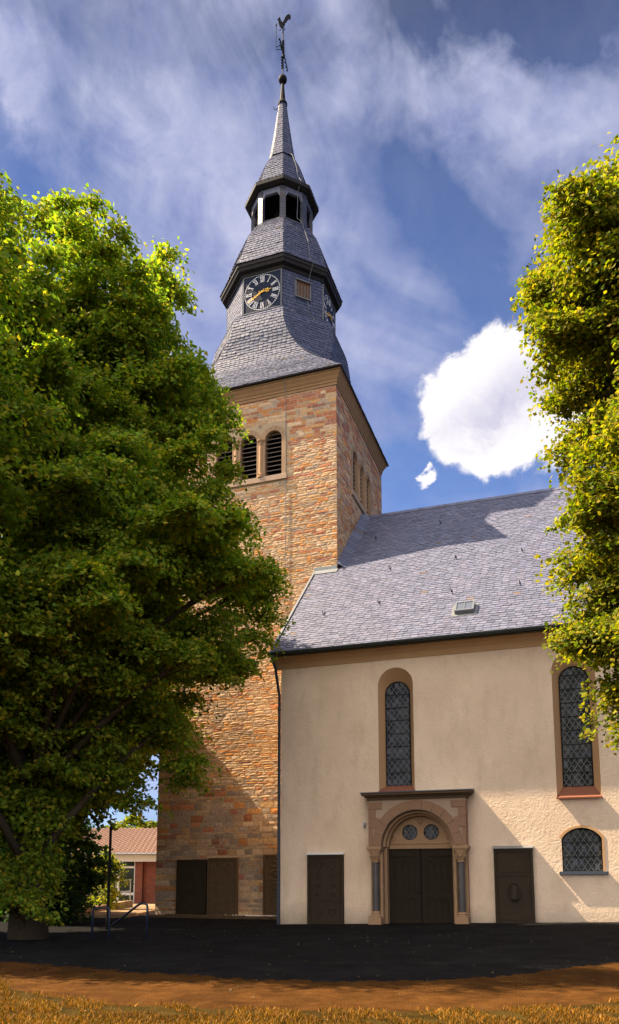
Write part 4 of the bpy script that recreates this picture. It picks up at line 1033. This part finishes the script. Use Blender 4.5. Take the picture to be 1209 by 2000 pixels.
# lightning conductor down the diagonal faces and the tower front
lc = MB(); Cc = V3((TC.x, TC.y, 0))
pts = [(.72, 39.6), (1.05, 39.25), (1.50, 38.2), (1.66, 37.5), (2.02, 36.95), (1.68, 36.6), (1.60, 35.1), (2.1, 34.5), (2.72, 33.0), (2.95, 31.8), (3.25, 31.45), (2.90, 31.0), (2.80, 30.7)]
lc.tube([Cc+(Nn+U*.12).normalized()*d*math.cos(PI/8)*1.0+V3((0, 0, z))+Nn*.05 for d, z in pts], .014, 5)
lc.tube([Cc+Nn*(2.66)+U*.25+V3((0, 0, 29.6)), Cc+Nn*2.66+U*.25+V3((0, 0, 28.9)), Cc+Nn*3.10+U*.3+V3((0, 0, 28.5)), Cc+Nn*3.18+U*.35+V3((0, 0, 27.6)), Cc+Nn*3.2+U*.4+V3((0, 0, 26.7))], .014, 5)
xl = -11.55
lc.tube([(xl, Yt-.28, 23.7), (xl, Yt-.14, 23.2), (xl, Yt-.05, 22.9), (xl, Yt-.05, 13.0), (xl+.02, Yt-.05, 4.5)], .013, 5)
lc.build('lightning_conductor', MAT['lead'], church)

# ------------------------------------------------------------------ grave slabs
def slab(x0, x1, z0, z1, yf, dep, name, label, m, style, cap=None, cat='grave slab'):
    cx = (x0+x1)/2; t = thing(name, label, cat, (cx, yf, z0), group='carved slabs against the church walls')
    mb = MB(); w, h_ = x1-x0, z1-z0; y = yf
    mb.box((x0, y-dep, z0), (x1, y-.001, z1)); mb.build('slab', m, t, bevel=.012)
    f = MB(); yy = y-dep; b = .09
    for k, (ins, wd_) in enumerate(((0.0, .07), (.10, .02))):
        a0, a1, c0, c1 = x0+ins, x1-ins, z0+ins, z1-ins; p = .035-.012*k
        f.box((a0, yy-p, c0), (a1, yy+.002, c0+wd_)); f.box((a0, yy-p, c1-wd_), (a1, yy+.002, c1)); f.box((a0, yy-p+.001, c0+wd_), (a0+wd_, yy+.002, c1-wd_)); f.box((a1-wd_, yy-p+.001, c0+wd_), (a1, yy+.002, c1-wd_))
    f.build('border', m, t)
    c = MB(); q = random.Random(hash(style) % 7 + int(x0*10) % 5)
    def oval(ox, oz, rx, rz, rad=.02): c.tube([(ox+rx*math.cos(2*PI*i/16), yy-.008, oz+rz*math.sin(2*PI*i/16)) for i in range(17)], rad, 5)
    def shield(ox, oz, s): c.tube([(ox-s, yy-.006, oz+s), (ox+s, yy-.006, oz+s), (ox+s, yy-.006, oz), (ox, yy-.006, oz-s*1.3), (ox-s, yy-.006, oz), (ox-s, yy-.006, oz+s)], .018, 5)
    def scroll(ox, oz, s, d): c.tube([(ox+d*s*(1-i/14)*math.cos(i*.75), yy-.006, oz+s*(1-i/14)*math.sin(i*.75)) for i in range(13)], .017, 5)
    if style == 'oval':
        oval(cx, z0+h_*.58, w*.22, h_*.17, .03); oval(cx, z0+h_*.58, w*.12, h_*.10)
        for s_ in (-1, 1):
            for zz in (.25, .42, .75, .88): scroll(cx+s_*w*.24, z0+h_*zz, .12, s_)
    elif style == 'shields':
        for s_ in (-1, 1):
            shield(cx+s_*w*.18, z1-.36, .13); shield(cx+s_*w*.18, z0+.4, .12)
            for zz in (.42, .55, .68): scroll(cx+s_*w*.2, z0+h_*zz, .11, s_)
        c.box((cx-w*.34, yy-.02, z0+h_*.74), (cx+w*.34, yy, z0+h_*.75)); c.box((cx-w*.34, yy-.02, z0+h_*.34), (cx+w*.34, yy, z0+h_*.35))
    elif style == 'panel':
        for a in (0.05, .52):
            c.box((x0+.14+(w-.28)*a, yy-.015, z1-.75), (x0+.14+(w-.28)*(a+.42), yy+.002, z1-.2))
        c.box((x0+.12, yy-.02, z1-.86), (x1-.12, yy+.002, z1-.82)); oval(cx, z0+h_*.42, w*.17, h_*.12, .03); 
        c.tube([(cx, yy-.01, z0+h_*.32), (cx, yy-.015, z0+h_*.5)], [.14, .10], 10)
    else:
        for k in range(4):
            zz = z1-.32-k*.52; oval(cx, zz, w*.24, .19, .028)
            for i in range(6): an = i*PI/3; c.tube([(cx, yy-.01, zz), (cx+w*.16*math.cos(an), yy-.012, zz+.13*math.sin(an))], [.03, .015], 5)
    if c.v: c.build('carving', m, t)
    if cap:
        k = MB(); k.add([V3((x0-.03, y-dep-.07, z1+.02)), V3((x1+.03, y-dep-.07, z1+.02)), V3((x1+.03, y-.002, z1+.09)), V3((x0-.03, y-.002, z1+.09)), V3((x0-.03, y-dep-.07, z1+.004)), V3((x1+.03, y-dep-.07, z1+.004)), V3((x1+.03, y-.002, z1+.004)), V3((x0-.03, y-.002, z1+.004))],
              [(0, 1, 2, 3), (4, 7, 6, 5), (0, 4, 5, 1), (1, 5, 6, 2), (2, 6, 7, 3), (3, 7, 4, 0)]); k.build('cap_strip', MAT[cap], t)
slab(-16.40, -15.03, .12, 2.42, Yt, .16, 'grave_slab', 'dark carved grave slab with an oval wreath, leftmost against the stone tower', MAT['grave'], 'oval')
slab(-14.93, -13.58, .12, 2.48, Yt, .16, 'grave_slab', 'brown carved grave slab with two shields at its top, second from the left against the stone tower', MAT['grave_pale'], 'shields')
slab(-12.42, -11.30, .15, 2.60, Yt, .14, 'grave_slab', 'tall narrow slab carved with rosettes, beside the downpipe on the stone tower', MAT['grave_pale'], 'rosette')
slab(-8.93, -7.65, .06, 2.42, Dn, .12, 'grave_slab', 'dark flat slab with a pale top strip, left of the church door', MAT['grave'], 'shields', 'white_paint')
slab(-2.63, -1.43, .22, 2.56, Dn, .15, 'grave_slab', 'dark slab with a carved bust and two panels, right of the church door', MAT['grave'], 'panel', 'zinc')
# kerb along the tower foot, gravel heap
kb = MB(); x = XL
r = random.Random(2)
while x < -10.2:
    w = r.uniform(.5, .9); kb.box((x, Yt-.75+r.uniform(-.02, .02), -.05), (min(x+w-.015, -10.1), Yt-.5, .10+.06*r.random())); x += w
tag(kb.build('kerb', MAT['grave_pale'], None, bevel=.015), 'low stone kerb along the foot of the tower', 'kerb')
gv = MB()
for k in range(260):
    x, y = -12.7+r.gauss(0, .55), Yt-.32+r.gauss(0, .10); s = r.uniform(.02, .045)
    y = min(y, Yt-.06)
    gv.lathe((x, y, 0), [(s*.4, .10), (s, .10+s*.5), (s*.5, .10+s)], 5, r.random()*6)
gv.box((-14.2, Yt-.5, 0), (-10.3, Yt-.02, .105))
tag(gv.build('gravel', MAT['white_paint'], None), 'small heap of pale gravel at the foot of the tower', 'gravel', kind='stuff')

# ------------------------------------------------------------------ parish hall behind
FW = V3((-math.sin(YAW), math.cos(YAW), 0)); RT = V3((math.cos(YAW), math.sin(YAW), 0)); UP = V3((0, 0, 1))
HD = 50.; hall_o = FW*HD
hall = thing('parish_hall', 'low red brick hall with a tiled roof and white framed glazing behind the tower', 'building', hall_o+RT*(-12), YAW)
def px2s(px): return (px-604.5)/1555.*HD
def HB(mb, x0, x1, d0, d1, z0, z1, col=None): mb.frame_box(hall_o, RT, FW, UP, (x0, d0, z0), (x1, d1, z1), col)
hx0, hx1 = px2s(40), px2s(430); zeave = 1.6+47/1555*HD*1.0; zr = 1.6+97/1555*HD*1.16
def Zp(y, d=HD): return 1.6+(1716.8-y)/1555*d
wl = MB(); HB(wl, px2s(280), hx1, 0, 8, -.2, Zp(1668)); HB(wl, px2s(265), px2s(279.5), -.25, .2, -.2, Zp(1680)); HB(wl, hx0, px2s(120), 0, 8, -.2, Zp(1668)); HB(wl, px2s(120), px2s(280), 3, 3.2, -.2, Zp(1668))
wl.build('wall', MAT['brick'], hall)
fs = MB(); HB(fs, hx0, hx1, -.5, -.42, Zp(1683, HD-.5), Zp(1670, HD-.5)); fs.build('fascia', MAT['white_paint'], hall)
gtr = MB(); gtr.tube([hall_o+RT*hx0+FW*(-.95)+UP*Zp(1668, HD-.95), hall_o+RT*hx1+FW*(-.95)+UP*Zp(1668, HD-.95)], .07, 8); gtr.build('gutter', MAT['zinc'], hall)
so = MB(); HB(so, hx0, hx1, -.9, 0, Zp(1671, HD-.9), Zp(1670.2, HD-.9)); so.build('soffit', MAT['white_paint'], hall)
win = MB()
def WB(a, b, c, d): HB(win, px2s(a), px2s(b), -.06, .06, Zp(d), Zp(c))
WB(227, 234, 1683, 1762); WB(262, 265, 1683, 1762); WB(234.2, 261.8, 1692, 1696); WB(234.2, 261.8, 1743, 1748); WB(213, 226.8, 1743, 1748); WB(200, 265, 1759, 1765); WB(196, 200, 1683, 1758.5); WB(200.2, 226.8, 1692, 1696)
wf = win.build('window', MAT['white_paint'], hall)
gl = MB(); HB(gl, px2s(196), px2s(265), .0, .02, Zp(1762), Zp(1683), (.03, .035, .03)); gl.build('pane', MAT['door_glass'], wf)
# pantiles
rt = MB(); zE, zR_ = Zp(1668, HD-1.0), Zp(1618, HD+3.6); nxr = 26*8; rows = 15
x0t, x1t = hx0-.2, hx1
nt_ = int((x1t-x0t)/.30)
for j in range(rows):
    f0, f1 = j/rows, (j+1.08)/rows
    A, B = [], []
    for i in range(nt_*4+1):
        x = x0t+(x1t-x0t)*i/(nt_*4); hgt = .05*math.sin(i*PI/2)
        pa = hall_o+RT*x+FW*(-1.0+4.6*f0)+UP*(zE+(zR_-zE)*f0+.05+hgt); pb = hall_o+RT*x+FW*(-1.0+4.6*f1)+UP*(zE+(zR_-zE)*f1+.0+hgt)
        A.append(pa); B.append(pb)
    rt.strip(A, B, (.29, .18, .135)); rt.strip([p-UP*.09 for p in A], A, (.2, .11, .08))
rt.add([hall_o+RT*x0t+FW*3.6+UP*zR_, hall_o+RT*x1t+FW*3.6+UP*zR_, hall_o+RT*x1t+FW*9+UP*zE, hall_o+RT*x0t+FW*9+UP*zE], [(0, 1, 2, 3)], (.4, .2, .14))
rt.build('roof', toned('tiles', .8, .3, .01, 20, .3), hall, fix=False)
# terrace paving in front of the hall
pv = MB(); base = [(px2s(120), HD-.3), (px2s(330), HD-.3), (px2s(330), 33.5), (px2s(120), 33.5)]
pv.frame_box(V3((0, 0, 0)), RT, FW, UP, (-17, 33.5, .0), (-7.6, HD-.1, .10)); o = pv.build('terrace', MAT['paving'], None); o['kind'] = 'structure'
# low ramp wall with railing
rw = MB(); A = FW*33+RT*(-9.2); 
def wallseg(mb, s0, d0, z0, s1, d1, z1, th, hb):
    a = RT*s0+FW*d0; b = RT*s1+FW*d1; n_ = (b-a).normalized().cross(UP)*th/2
    mb.add([a-n_, a+n_, b+n_, b-n_, a-n_+UP*z0, a+n_+UP*z0, b+n_+UP*z1, b-n_+UP*z1], [(0, 3, 2, 1), (4, 5, 6, 7), (0, 1, 5, 4), (1, 2, 6, 5), (2, 3, 7, 6), (3, 0, 4, 7)])
wallseg(rw, -10.2, 36, .30, -9.75, 43.5, .46, .30, 0); tag(rw.build('ramp_wall', MAT['paving'], None, bevel=.01), 'low sunlit wall edging the ramp up to the brick hall', 'wall')
rl = thing('ramp_railing', 'pale steel railing with two rails on the ramp before the brick hall', 'railing', RT*(-10)+FW*40)
for (za, zb) in ((1.35, 1.55), (.80, .95)):
    q = MB(); q.tube([RT*(-10.9)+FW*35.5+UP*za, RT*(-9.72)+FW*43.3+UP*zb], .03, 8); q.build('rail', MAT['steel'], rl)
for k in range(5):
    f = k/4; p = (RT*(-10.9)+FW*35.5).lerp(RT*(-9.72)+FW*43.3, f); q = MB(); q.tube([p+UP*.1, p+UP*(1.35+.2*f)], .026, 8); q.build('post', MAT['steel'], rl)
# thin dark post
dpz = 26.; q = MB(); p = RT*((213-604.5)/1555*dpz)+FW*dpz; q.tube([p, p+UP*3.3], .045, 8); q.lathe((p.x, p.y, 0), [(.07, 0), (.07, .12), (.05, .14)], 8)
tag(q.build('lamp_post', MAT['iron'], None), 'thin dark post standing in front of the brick hall glazing', 'post')
# dark blue stair handrail
def zr_(px, py, d): return RT*((px-604.5)/1555*d)+FW*d+UP*(1.6+(1716.8-py)/1555*d)
q = MB(); d = 21.5
q.tube([zr_(290, 1832, d), zr_(290, 1775, d), zr_(289, 1767, d), zr_(284, 1764, d), zr_(277, 1764, d), zr_(270, 1768, d+.3), zr_(222, 1806, d+1.2)], .032, 10)
t = tag(q.build('handrail', MAT['blue_rail'], None, smooth=True), 'dark blue tubular handrail with a slanting top beside the tower', 'handrail')
q = MB(); q.tube([zr_(184, 1832, d), zr_(184, 1779, d), zr_(186, 1774, d), zr_(212, 1771, d), zr_(216, 1774, d), zr_(217, 1832, d)], .032, 10)
tag(q.build('handrail', MAT['blue_rail'], None, smooth=True), 'dark blue hooped handrail half hidden by the left tree', 'handrail')

# ------------------------------------------------------------------ trees
def leaves_for(lumps, per, size, cols, wts, flat=.55, seed=1, droop=.25):
    """lumps: (x,y,z,r). leaves sit in small sprays through each lump's outer shell"""
    g = np.random.default_rng(seed); VV = []; CC = []
    cols = np.array(cols)
    for (lx, ly, lz, lr) in lumps:
        ns_ = max(3, int(16*lr*lr)+4)
        # sprays
        d = g.normal(size=(ns_, 3)); d /= np.linalg.norm(d, axis=1)[:, None]; stick = np.where(g.random(ns_) < .25, g.uniform(1.05, 1.4, ns_), 1.0); d[:, 2] = np.abs(d[:, 2])*1.0-.35*(g.random(ns_) < .45)
        rad = lr*(g.random(ns_)**.35)*stick
        c = np.array((lx, ly, lz))+d*rad[:, None]*np.array((1, 1, .75))
        c[:, 2] -= droop*rad*rad/lr*.5
        n_ = per
        for s in range(ns_):
            sr = g.uniform(.22, .42)*(.7+.3*lr)
            q = np.clip(g.normal(size=(n_, 3)), -1.75, 1.75)*np.array((sr, sr, sr*.30))
            out = d[s]*np.array((1, 1, 0)); out = out/(np.linalg.norm(out)+1e-6)
            side = np.array((-out[1], out[0], 0)); al_ = q@out; sd_ = q@side
            if stick[s] > 1: q = np.outer(al_*1.25, out)+np.outer(sd_*(.55-.3*np.clip(al_/sr, -1, 1)), side)+np.outer(q[:, 2], (0, 0, 1))
            along = q@out
            q[:, 2] -= along*.35+np.abs(along)*.1
            P = c[s]+q
            nrm = g.normal(size=(n_, 3))*.55+np.array((0, 0, .75))+out*.35+d[s]*.3; nrm /= np.linalg.norm(nrm, axis=1)[:, None]
            a = g.normal(size=(n_, 3)); a -= (a*nrm).sum(1)[:, None]*nrm; a /= np.linalg.norm(a, axis=1)[:, None]; b = np.cross(nrm, a)
            sz = size*g.uniform(.6, 1.25, n_)[:, None]
            V = np.stack([P-a*sz*.55, P+b*sz*.42-a*sz*.05-nrm*sz*.08, P+a*sz*.62, P-b*sz*.42-a*sz*.05-nrm*sz*.08], 1)
            w = np.array(wts, float); tone = g.uniform(.8, 1.2)
            ci = g.choice(len(cols), n_, p=w/w.sum()); C = cols[ci]*g.uniform(.75, 1.25, (n_, 1))*tone
            VV.append(V); CC.append(C)
            c0_ = np.array((lx, ly, lz)); c1_ = c[s]+out*sr*.9; w_ = side*.009; up__ = np.array((0, 0, .009))
            VV.append(np.array([[c0_-w_*1.6, c0_+w_*1.6, c1_+w_*.4, c1_-w_*.4], [c0_-up__*1.6, c0_+up__*1.6, c1_+up__*.4, c1_-up__*.4]])); CC.append(np.array([[.07, .05, .03]]*2))
    return np.concatenate(VV), np.concatenate(CC)
def interp(prof, z):
    for (z0, r0), (z1, r1) in zip(prof, prof[1:]):
        if z0 <= z <= z1: return r0+(r1-r0)*(z-z0)/(z1-z0)
    return 0
def make_tree(name, label, cat, base, prof, nl, per, size, cols, wts, seed, lr=(.7, 1.25), extra=(), trunk_r=.3, trunk_h=None, sil=None, bias=None, group=None, flat=.55):
    g = random.Random(seed); t = thing(name, label, cat, (base[0], base[1], gz(*base)), group=group)
    z0, z1 = prof[0][0], prof[-1][0]; lumps = []
    zs_ = np.linspace(z0, z1, 60); wts_ = np.array([interp(prof, z)+.4 for z in zs_]); wts_ /= wts_.sum()
    gg = np.random.default_rng(seed)
    k = 0
    while k < nl:
        z = float(gg.choice(zs_, p=wts_))+g.uniform(-.2, .2); a = g.uniform(0, 2*PI)
        rr_ = interp(prof, min(max(z, z0), z1))
        if bias and g.random() > bias(a, z): continue
        L_ = g.uniform(*lr); L_ = min(L_, max(.45, rr_*.6))
        rho = max(0, rr_-L_*.85)*(g.uniform(.72, 1.02) if g.random() < .74 else g.uniform(.1, .7))*(1+.09*math.sin(3*a+z*1.3+seed)+.07*math.sin(5*a-z*2.1+seed*2)+.05*math.sin(z*3.7+a))
        lumps.append((base[0]+rho*math.cos(a), base[1]+rho*math.sin(a), z, L_)); k += 1
    lumps += list(extra)
    V, C = leaves_for(lumps, per, size, cols, wts, flat, seed)
    quads_mesh('crown', V, C, MAT['leaf'], t)
    # trunk and limbs
    tm = MB(); H = trunk_h or z1*.8; gzb = gz(*base)
    pts = [V3((base[0]+.12*math.sin(i*.9+seed), base[1]+.12*math.cos(i*1.1+seed), gzb-.15+H*i/10)) for i in range(11)]
    tm.tube(pts, [trunk_r*(1.35 if i == 0 else 1)*(1-.085*i) for i in range(11)], 12)
    for L_ in g.sample(lumps, min(len(lumps), 70)):
        end = V3(L_[:3]); zz = max(1.6, min(end.z-1.2-.35*(end.xy-V3(base).xy.to_3d().xy).length, H*.95)); i = min(9, int(zz/H*10)); st_ = pts[i]
        mid = st_.lerp(end, .5)+V3((0, 0, .35*(end-st_).length*.3))
        rb = trunk_r*.32*(1-.07*i)
        bp = [((1-u)**2)*st_+2*u*(1-u)*mid+u*u*end for u in [q/6 for q in range(7)]]
        tm.tube(bp, [rb*(1-.8*q/6)+.012 for q in range(7)], 6)
        for q in range(3):
            e2 = end+V3((g.uniform(-1, 1), g.uniform(-1, 1), g.uniform(-.3, .8)))*L_[3]*.8; tm.tube([bp[4], bp[4].lerp(e2, .5)+V3((0, 0, .1)), e2], [.03, .02, .008], 4)
    tm.build('trunk', MAT['bark'], t, smooth=True, fix=False)
    return t
V3 = Vector
LIN = [(.105, .145, .008), (.165, .19, .010), (.23, .22, .012), (.31, .24, .016), (.06, .092, .008)]
LINA = [(.15, .245, .022), (.22, .30, .026), (.30, .33, .028), (.42, .35, .032), (.105, .185, .020)]
TA = (-14.45, 18.35)
profA = [(1.0, .3), (2.6, .5), (3.4, 1.2), (4.4, 2.8), (5.2, 4.0), (7.0, 4.9), (7.9, 5.6), (9.5, 6.0), (10.9, 6.2), (11.5, 6.1), (12.2, 5.2), (13.2, 4.4), (14.1, 4.0), (15.7, 3.7), (16.6, 3.3), (17.2, 2.7), (18.0, 2.1), (19.0, 1.4)]
exA = []
def sA(s, z, r_, depth=0, k_=.9):
    s = (s+k_)*.93; z = 1.6+(z-1.6)*.935   # s metres to the right of the trunk axis seen from the yard
    d = V3((TA[0], TA[1], 0)).normalized(); n_ = V3((d.y, -d.x, 0)); p = V3((TA[0], TA[1], 0))+n_*s+d*depth; return (p.x, p.y, z, r_)
exA = [sA(6.4, 11.7, .55), sA(6.0, 11.3, .7), sA(6.1, 10.5, .6), sA(5.6, 11.9, .8), sA(2.5, 21.6, .55), sA(2.2, 22.2, .5), sA(2.3, 20.3, .6), sA(2.0, 19.6, .6), sA(4.2, 18.0, .6), sA(4.6, 17.0, .6), sA(4.9, 15.4, .6), sA(5.2, 14.0, .6), sA(3.9, 5.3, .5), sA(3.3, 5.0, .6), sA(3.6, 4.6, .4),
       sA(2.6, 21.9, .5), sA(2.9, 21.7, .4), sA(2.0, 21.4, .6), sA(1.5, 21.0, .6), sA(2.5, 19.9, .5), sA(2.7, 20.1, .4), sA(.9, 22.6, .45), sA(.5, 22.3, .6), sA(-.3, 23.1, .5), sA(-.6, 23.4, .4), sA(-.8, 22.7, .6), sA(-1.4, 23.6, .45), sA(-1.6, 23.0, .6), sA(-2.6, 23.3, .6), sA(-3.2, 23.2, .5), sA(3.2, 18.7, .5), sA(3.9, 18.5, .45), sA(4.8, 17.6, .4), sA(1.1, 21.9, .6), sA(4.6, 8.2, .7), sA(5.1, 8.6, .6), sA(3.6, 7.2, .7), sA(2.9, 6.0, .7), sA(2.2, 4.0, .5), sA(5.9, 9.6, .6)]
# low skirt of foliage hiding the trunk foot on the yard side
for k in range(34):
    exA.append(sA(random.uniform(-5.8, -1.3), random.uniform(.7, 4.2), random.uniform(.5, .9), random.uniform(-2.5, 1.5)))
for k in range(30):     # boughs added behind the crown to shade the left nave wall
    f = random.random(); exA.append((random.uniform(-18.4, -13.2), random.uniform(23.6, 25.2), 10.6+(4.5 if f < .75 else 7.5)*random.random(), random.uniform(.9, 1.2)))
for k in range(26):     # unseen boughs added beyond the left edge of the view to shade the yard
    exA.append((random.uniform(-15.5, -11.6), random.uniform(11.9, 13.4), random.uniform(11, 17.3), random.uniform(.9, 1.2)))
exA = [e for e in exA if not (e[0] > -15.5 and e[1] > 23.5 and e[2] > 15.6)]
def shoots(c, n, zlo, zhi, prof, seed, L0=1.6, L1=3.0, up=.75, amin=0, amax=2*PI):
    q = random.Random(seed); out = []
    for k in range(n):
        a = q.uniform(amin, amax); z = q.uniform(zlo, zhi); r0 = max(.2, interp(prof, z)-.5); Ls = q.uniform(L0, L1); m_ = 5; ca, sa = math.cos(a), math.sin(a); u = up*q.uniform(.7, 1.25)
        for i in range(m_):
            f = i/(m_-1); rr_ = r0+Ls*f*(1-.35*u); out.append((c[0]+rr_*ca+q.uniform(-.1, .1), c[1]+rr_*sa+q.uniform(-.1, .1), z+Ls*f*u, .62-.34*f))
    return out
exA += shoots(TA, 30, 15.0, 18.4, profA, 5, .9, 2.0) + shoots(TA, 14, 16.9, 18.2, profA, 9, 1.7, 2.7, .95) + shoots(TA, 22, 12.5, 16.2, profA, 6, .8, 1.5, .4) + shoots(TA, 16, 7, 11.4, profA, 8, .8, 1.3, .05)
for k in range(34):     # lower boughs, also out of view, added to push the yard shadow forward
    exA.append((random.uniform(-14.6, -11.2), random.uniform(11.0, 12.2), random.uniform(6.5, 12.5), random.uniform(.8, 1.1)))
make_tree('linden_tree', 'large leafy linden tree in front of the stone tower, filling the left side', 'tree', TA, profA, 340, 74, .118, LINA, (3, 3, 2.4, 1.7, 1.2), 21, extra=exA, trunk_r=.42, trunk_h=20)
TC_ = (2.62, 16.72)
profC = [(3.9, .9), (4.44, 1.4), (5.0, 1.7), (6.0, 2.1), (7.0, 2.55), (8.3, 2.65), (9, 2.1), (9.7, 2.4), (10.3, 2.8), (11.2, 2.65), (12.2, 2.6), (13, 2.75), (14.5, 2.6), (15.3, 2.4), (15.9, 2.2), (16.3, 1.8), (16.8, 1.0)]
def sC(s, z, r_, depth=0):
    d = V3((TC_[0], TC_[1], 0)).normalized(); n_ = V3((d.y, -d.x, 0)); p = V3((TC_[0], TC_[1], 0))+n_*s+d*depth; return (p.x, p.y, z, r_)
exC = shoots(TC_, 16, 13.0, 15.7, profC, 3, .8, 1.6, .8)+shoots(TC_, 22, 5, 13, profC, 4, .6, 1.1, .2)+[sC(-2.15, 16.8, .5), sC(-2.1, 16.1, .5), sC(-2.3, 7.9, .6), sC(-2.2, 7.1, .6), sC(-2.5, 10.6, .5), sC(-1.7, 5.4, .6), sC(-1.4, 4.9, .6), sC(-1.2, 4.5, .5), sC(-.6, 16.9, .6)]
make_tree('linden_tree', 'tall yellow-green linden tree in front of the nave roof at the right edge', 'tree', TC_, profC, 230, 96, .098, LIN, (2, 3, 3, 2.6, 1.3), 33, extra=exC, lr=(.6, 1.0), trunk_r=.3, trunk_h=16)
# trees left of the frame whose shade falls on the yard and on the tower foot
make_tree('shade_tree', 'broad dark tree at the left edge of the yard nearest the lawn', 'tree', (-18.9, 15.0), [(2.2, 2.5), (4, 4.6), (7, 5.2), (9.5, 4.2), (11.5, 1.8)], 110, 38, .24, LIN, (3, 2, 1, .5, 3), 44, lr=(1.0, 1.6), trunk_r=.4)
make_tree('shade_tree', 'dark tree standing behind the large linden left of the tower', 'tree', (-19.6, 26.2), [(3.6, 1.2), (5.4, 3.6), (8, 5.0), (11, 4.2), (13.5, 1.6)], 130, 34, .24, LIN, (3, 2, 1, .5, 3), 45, lr=(1.0, 1.6), trunk_r=.35)
# tree behind the hall roof, shrubs in front of the hall
pb = RT*((268-604.5)/1555*75)+FW*75
make_tree('far_tree', 'sunlit green tree rising just above the brick hall roof', 'tree', (pb.x, pb.y), [(1.5, 2.), (4, 3.4), (6, 3.0), (7.2, 1.0)], 40, 24, .3, LIN, (2, 3, 3, 1, 1), 52, lr=(.8, 1.3), trunk_r=.25)
pb = RT*((203-604.5)/1555*40)+FW*40
make_tree('golden_shrub', 'yellow flowering shrub beside the white framed glazing of the hall', 'shrub', (pb.x, pb.y), [(.2, .9), (1.2, 1.1), (2.2, .9), (2.9, .3)], 26, 20, .13, [(.34, .30, .015), (.22, .26, .02), (.10, .18, .015)], (3, 2, 2), 53, lr=(.35, .55), trunk_r=.05)
pb = RT*((96-604.5)/1555*29)+FW*29
make_tree('dark_bush', 'dark evergreen bush beside the ramp below the left tree', 'shrub', (pb.x, pb.y), [(.1, 1.2), (1.0, 1.4), (2.0, 1.1), (2.6, .4)], 34, 26, .15, [(.02, .05, .01), (.03, .07, .015)], (1, 1), 54, lr=(.4, .7), trunk_r=.06)
pb = RT*((60-604.5)/1555*34)+FW*34
make_tree('dark_bush', 'broad dark bush at the far left behind the linden trunk', 'shrub', (pb.x, pb.y), [(.1, 3.4), (1.5, 3.6), (3.6, 3.0), (5.4, 1.0)], 60, 30, .2, [(.02, .05, .01), (.03, .07, .015)], (1, 1), 55, lr=(.6, 1.0), trunk_r=.08)
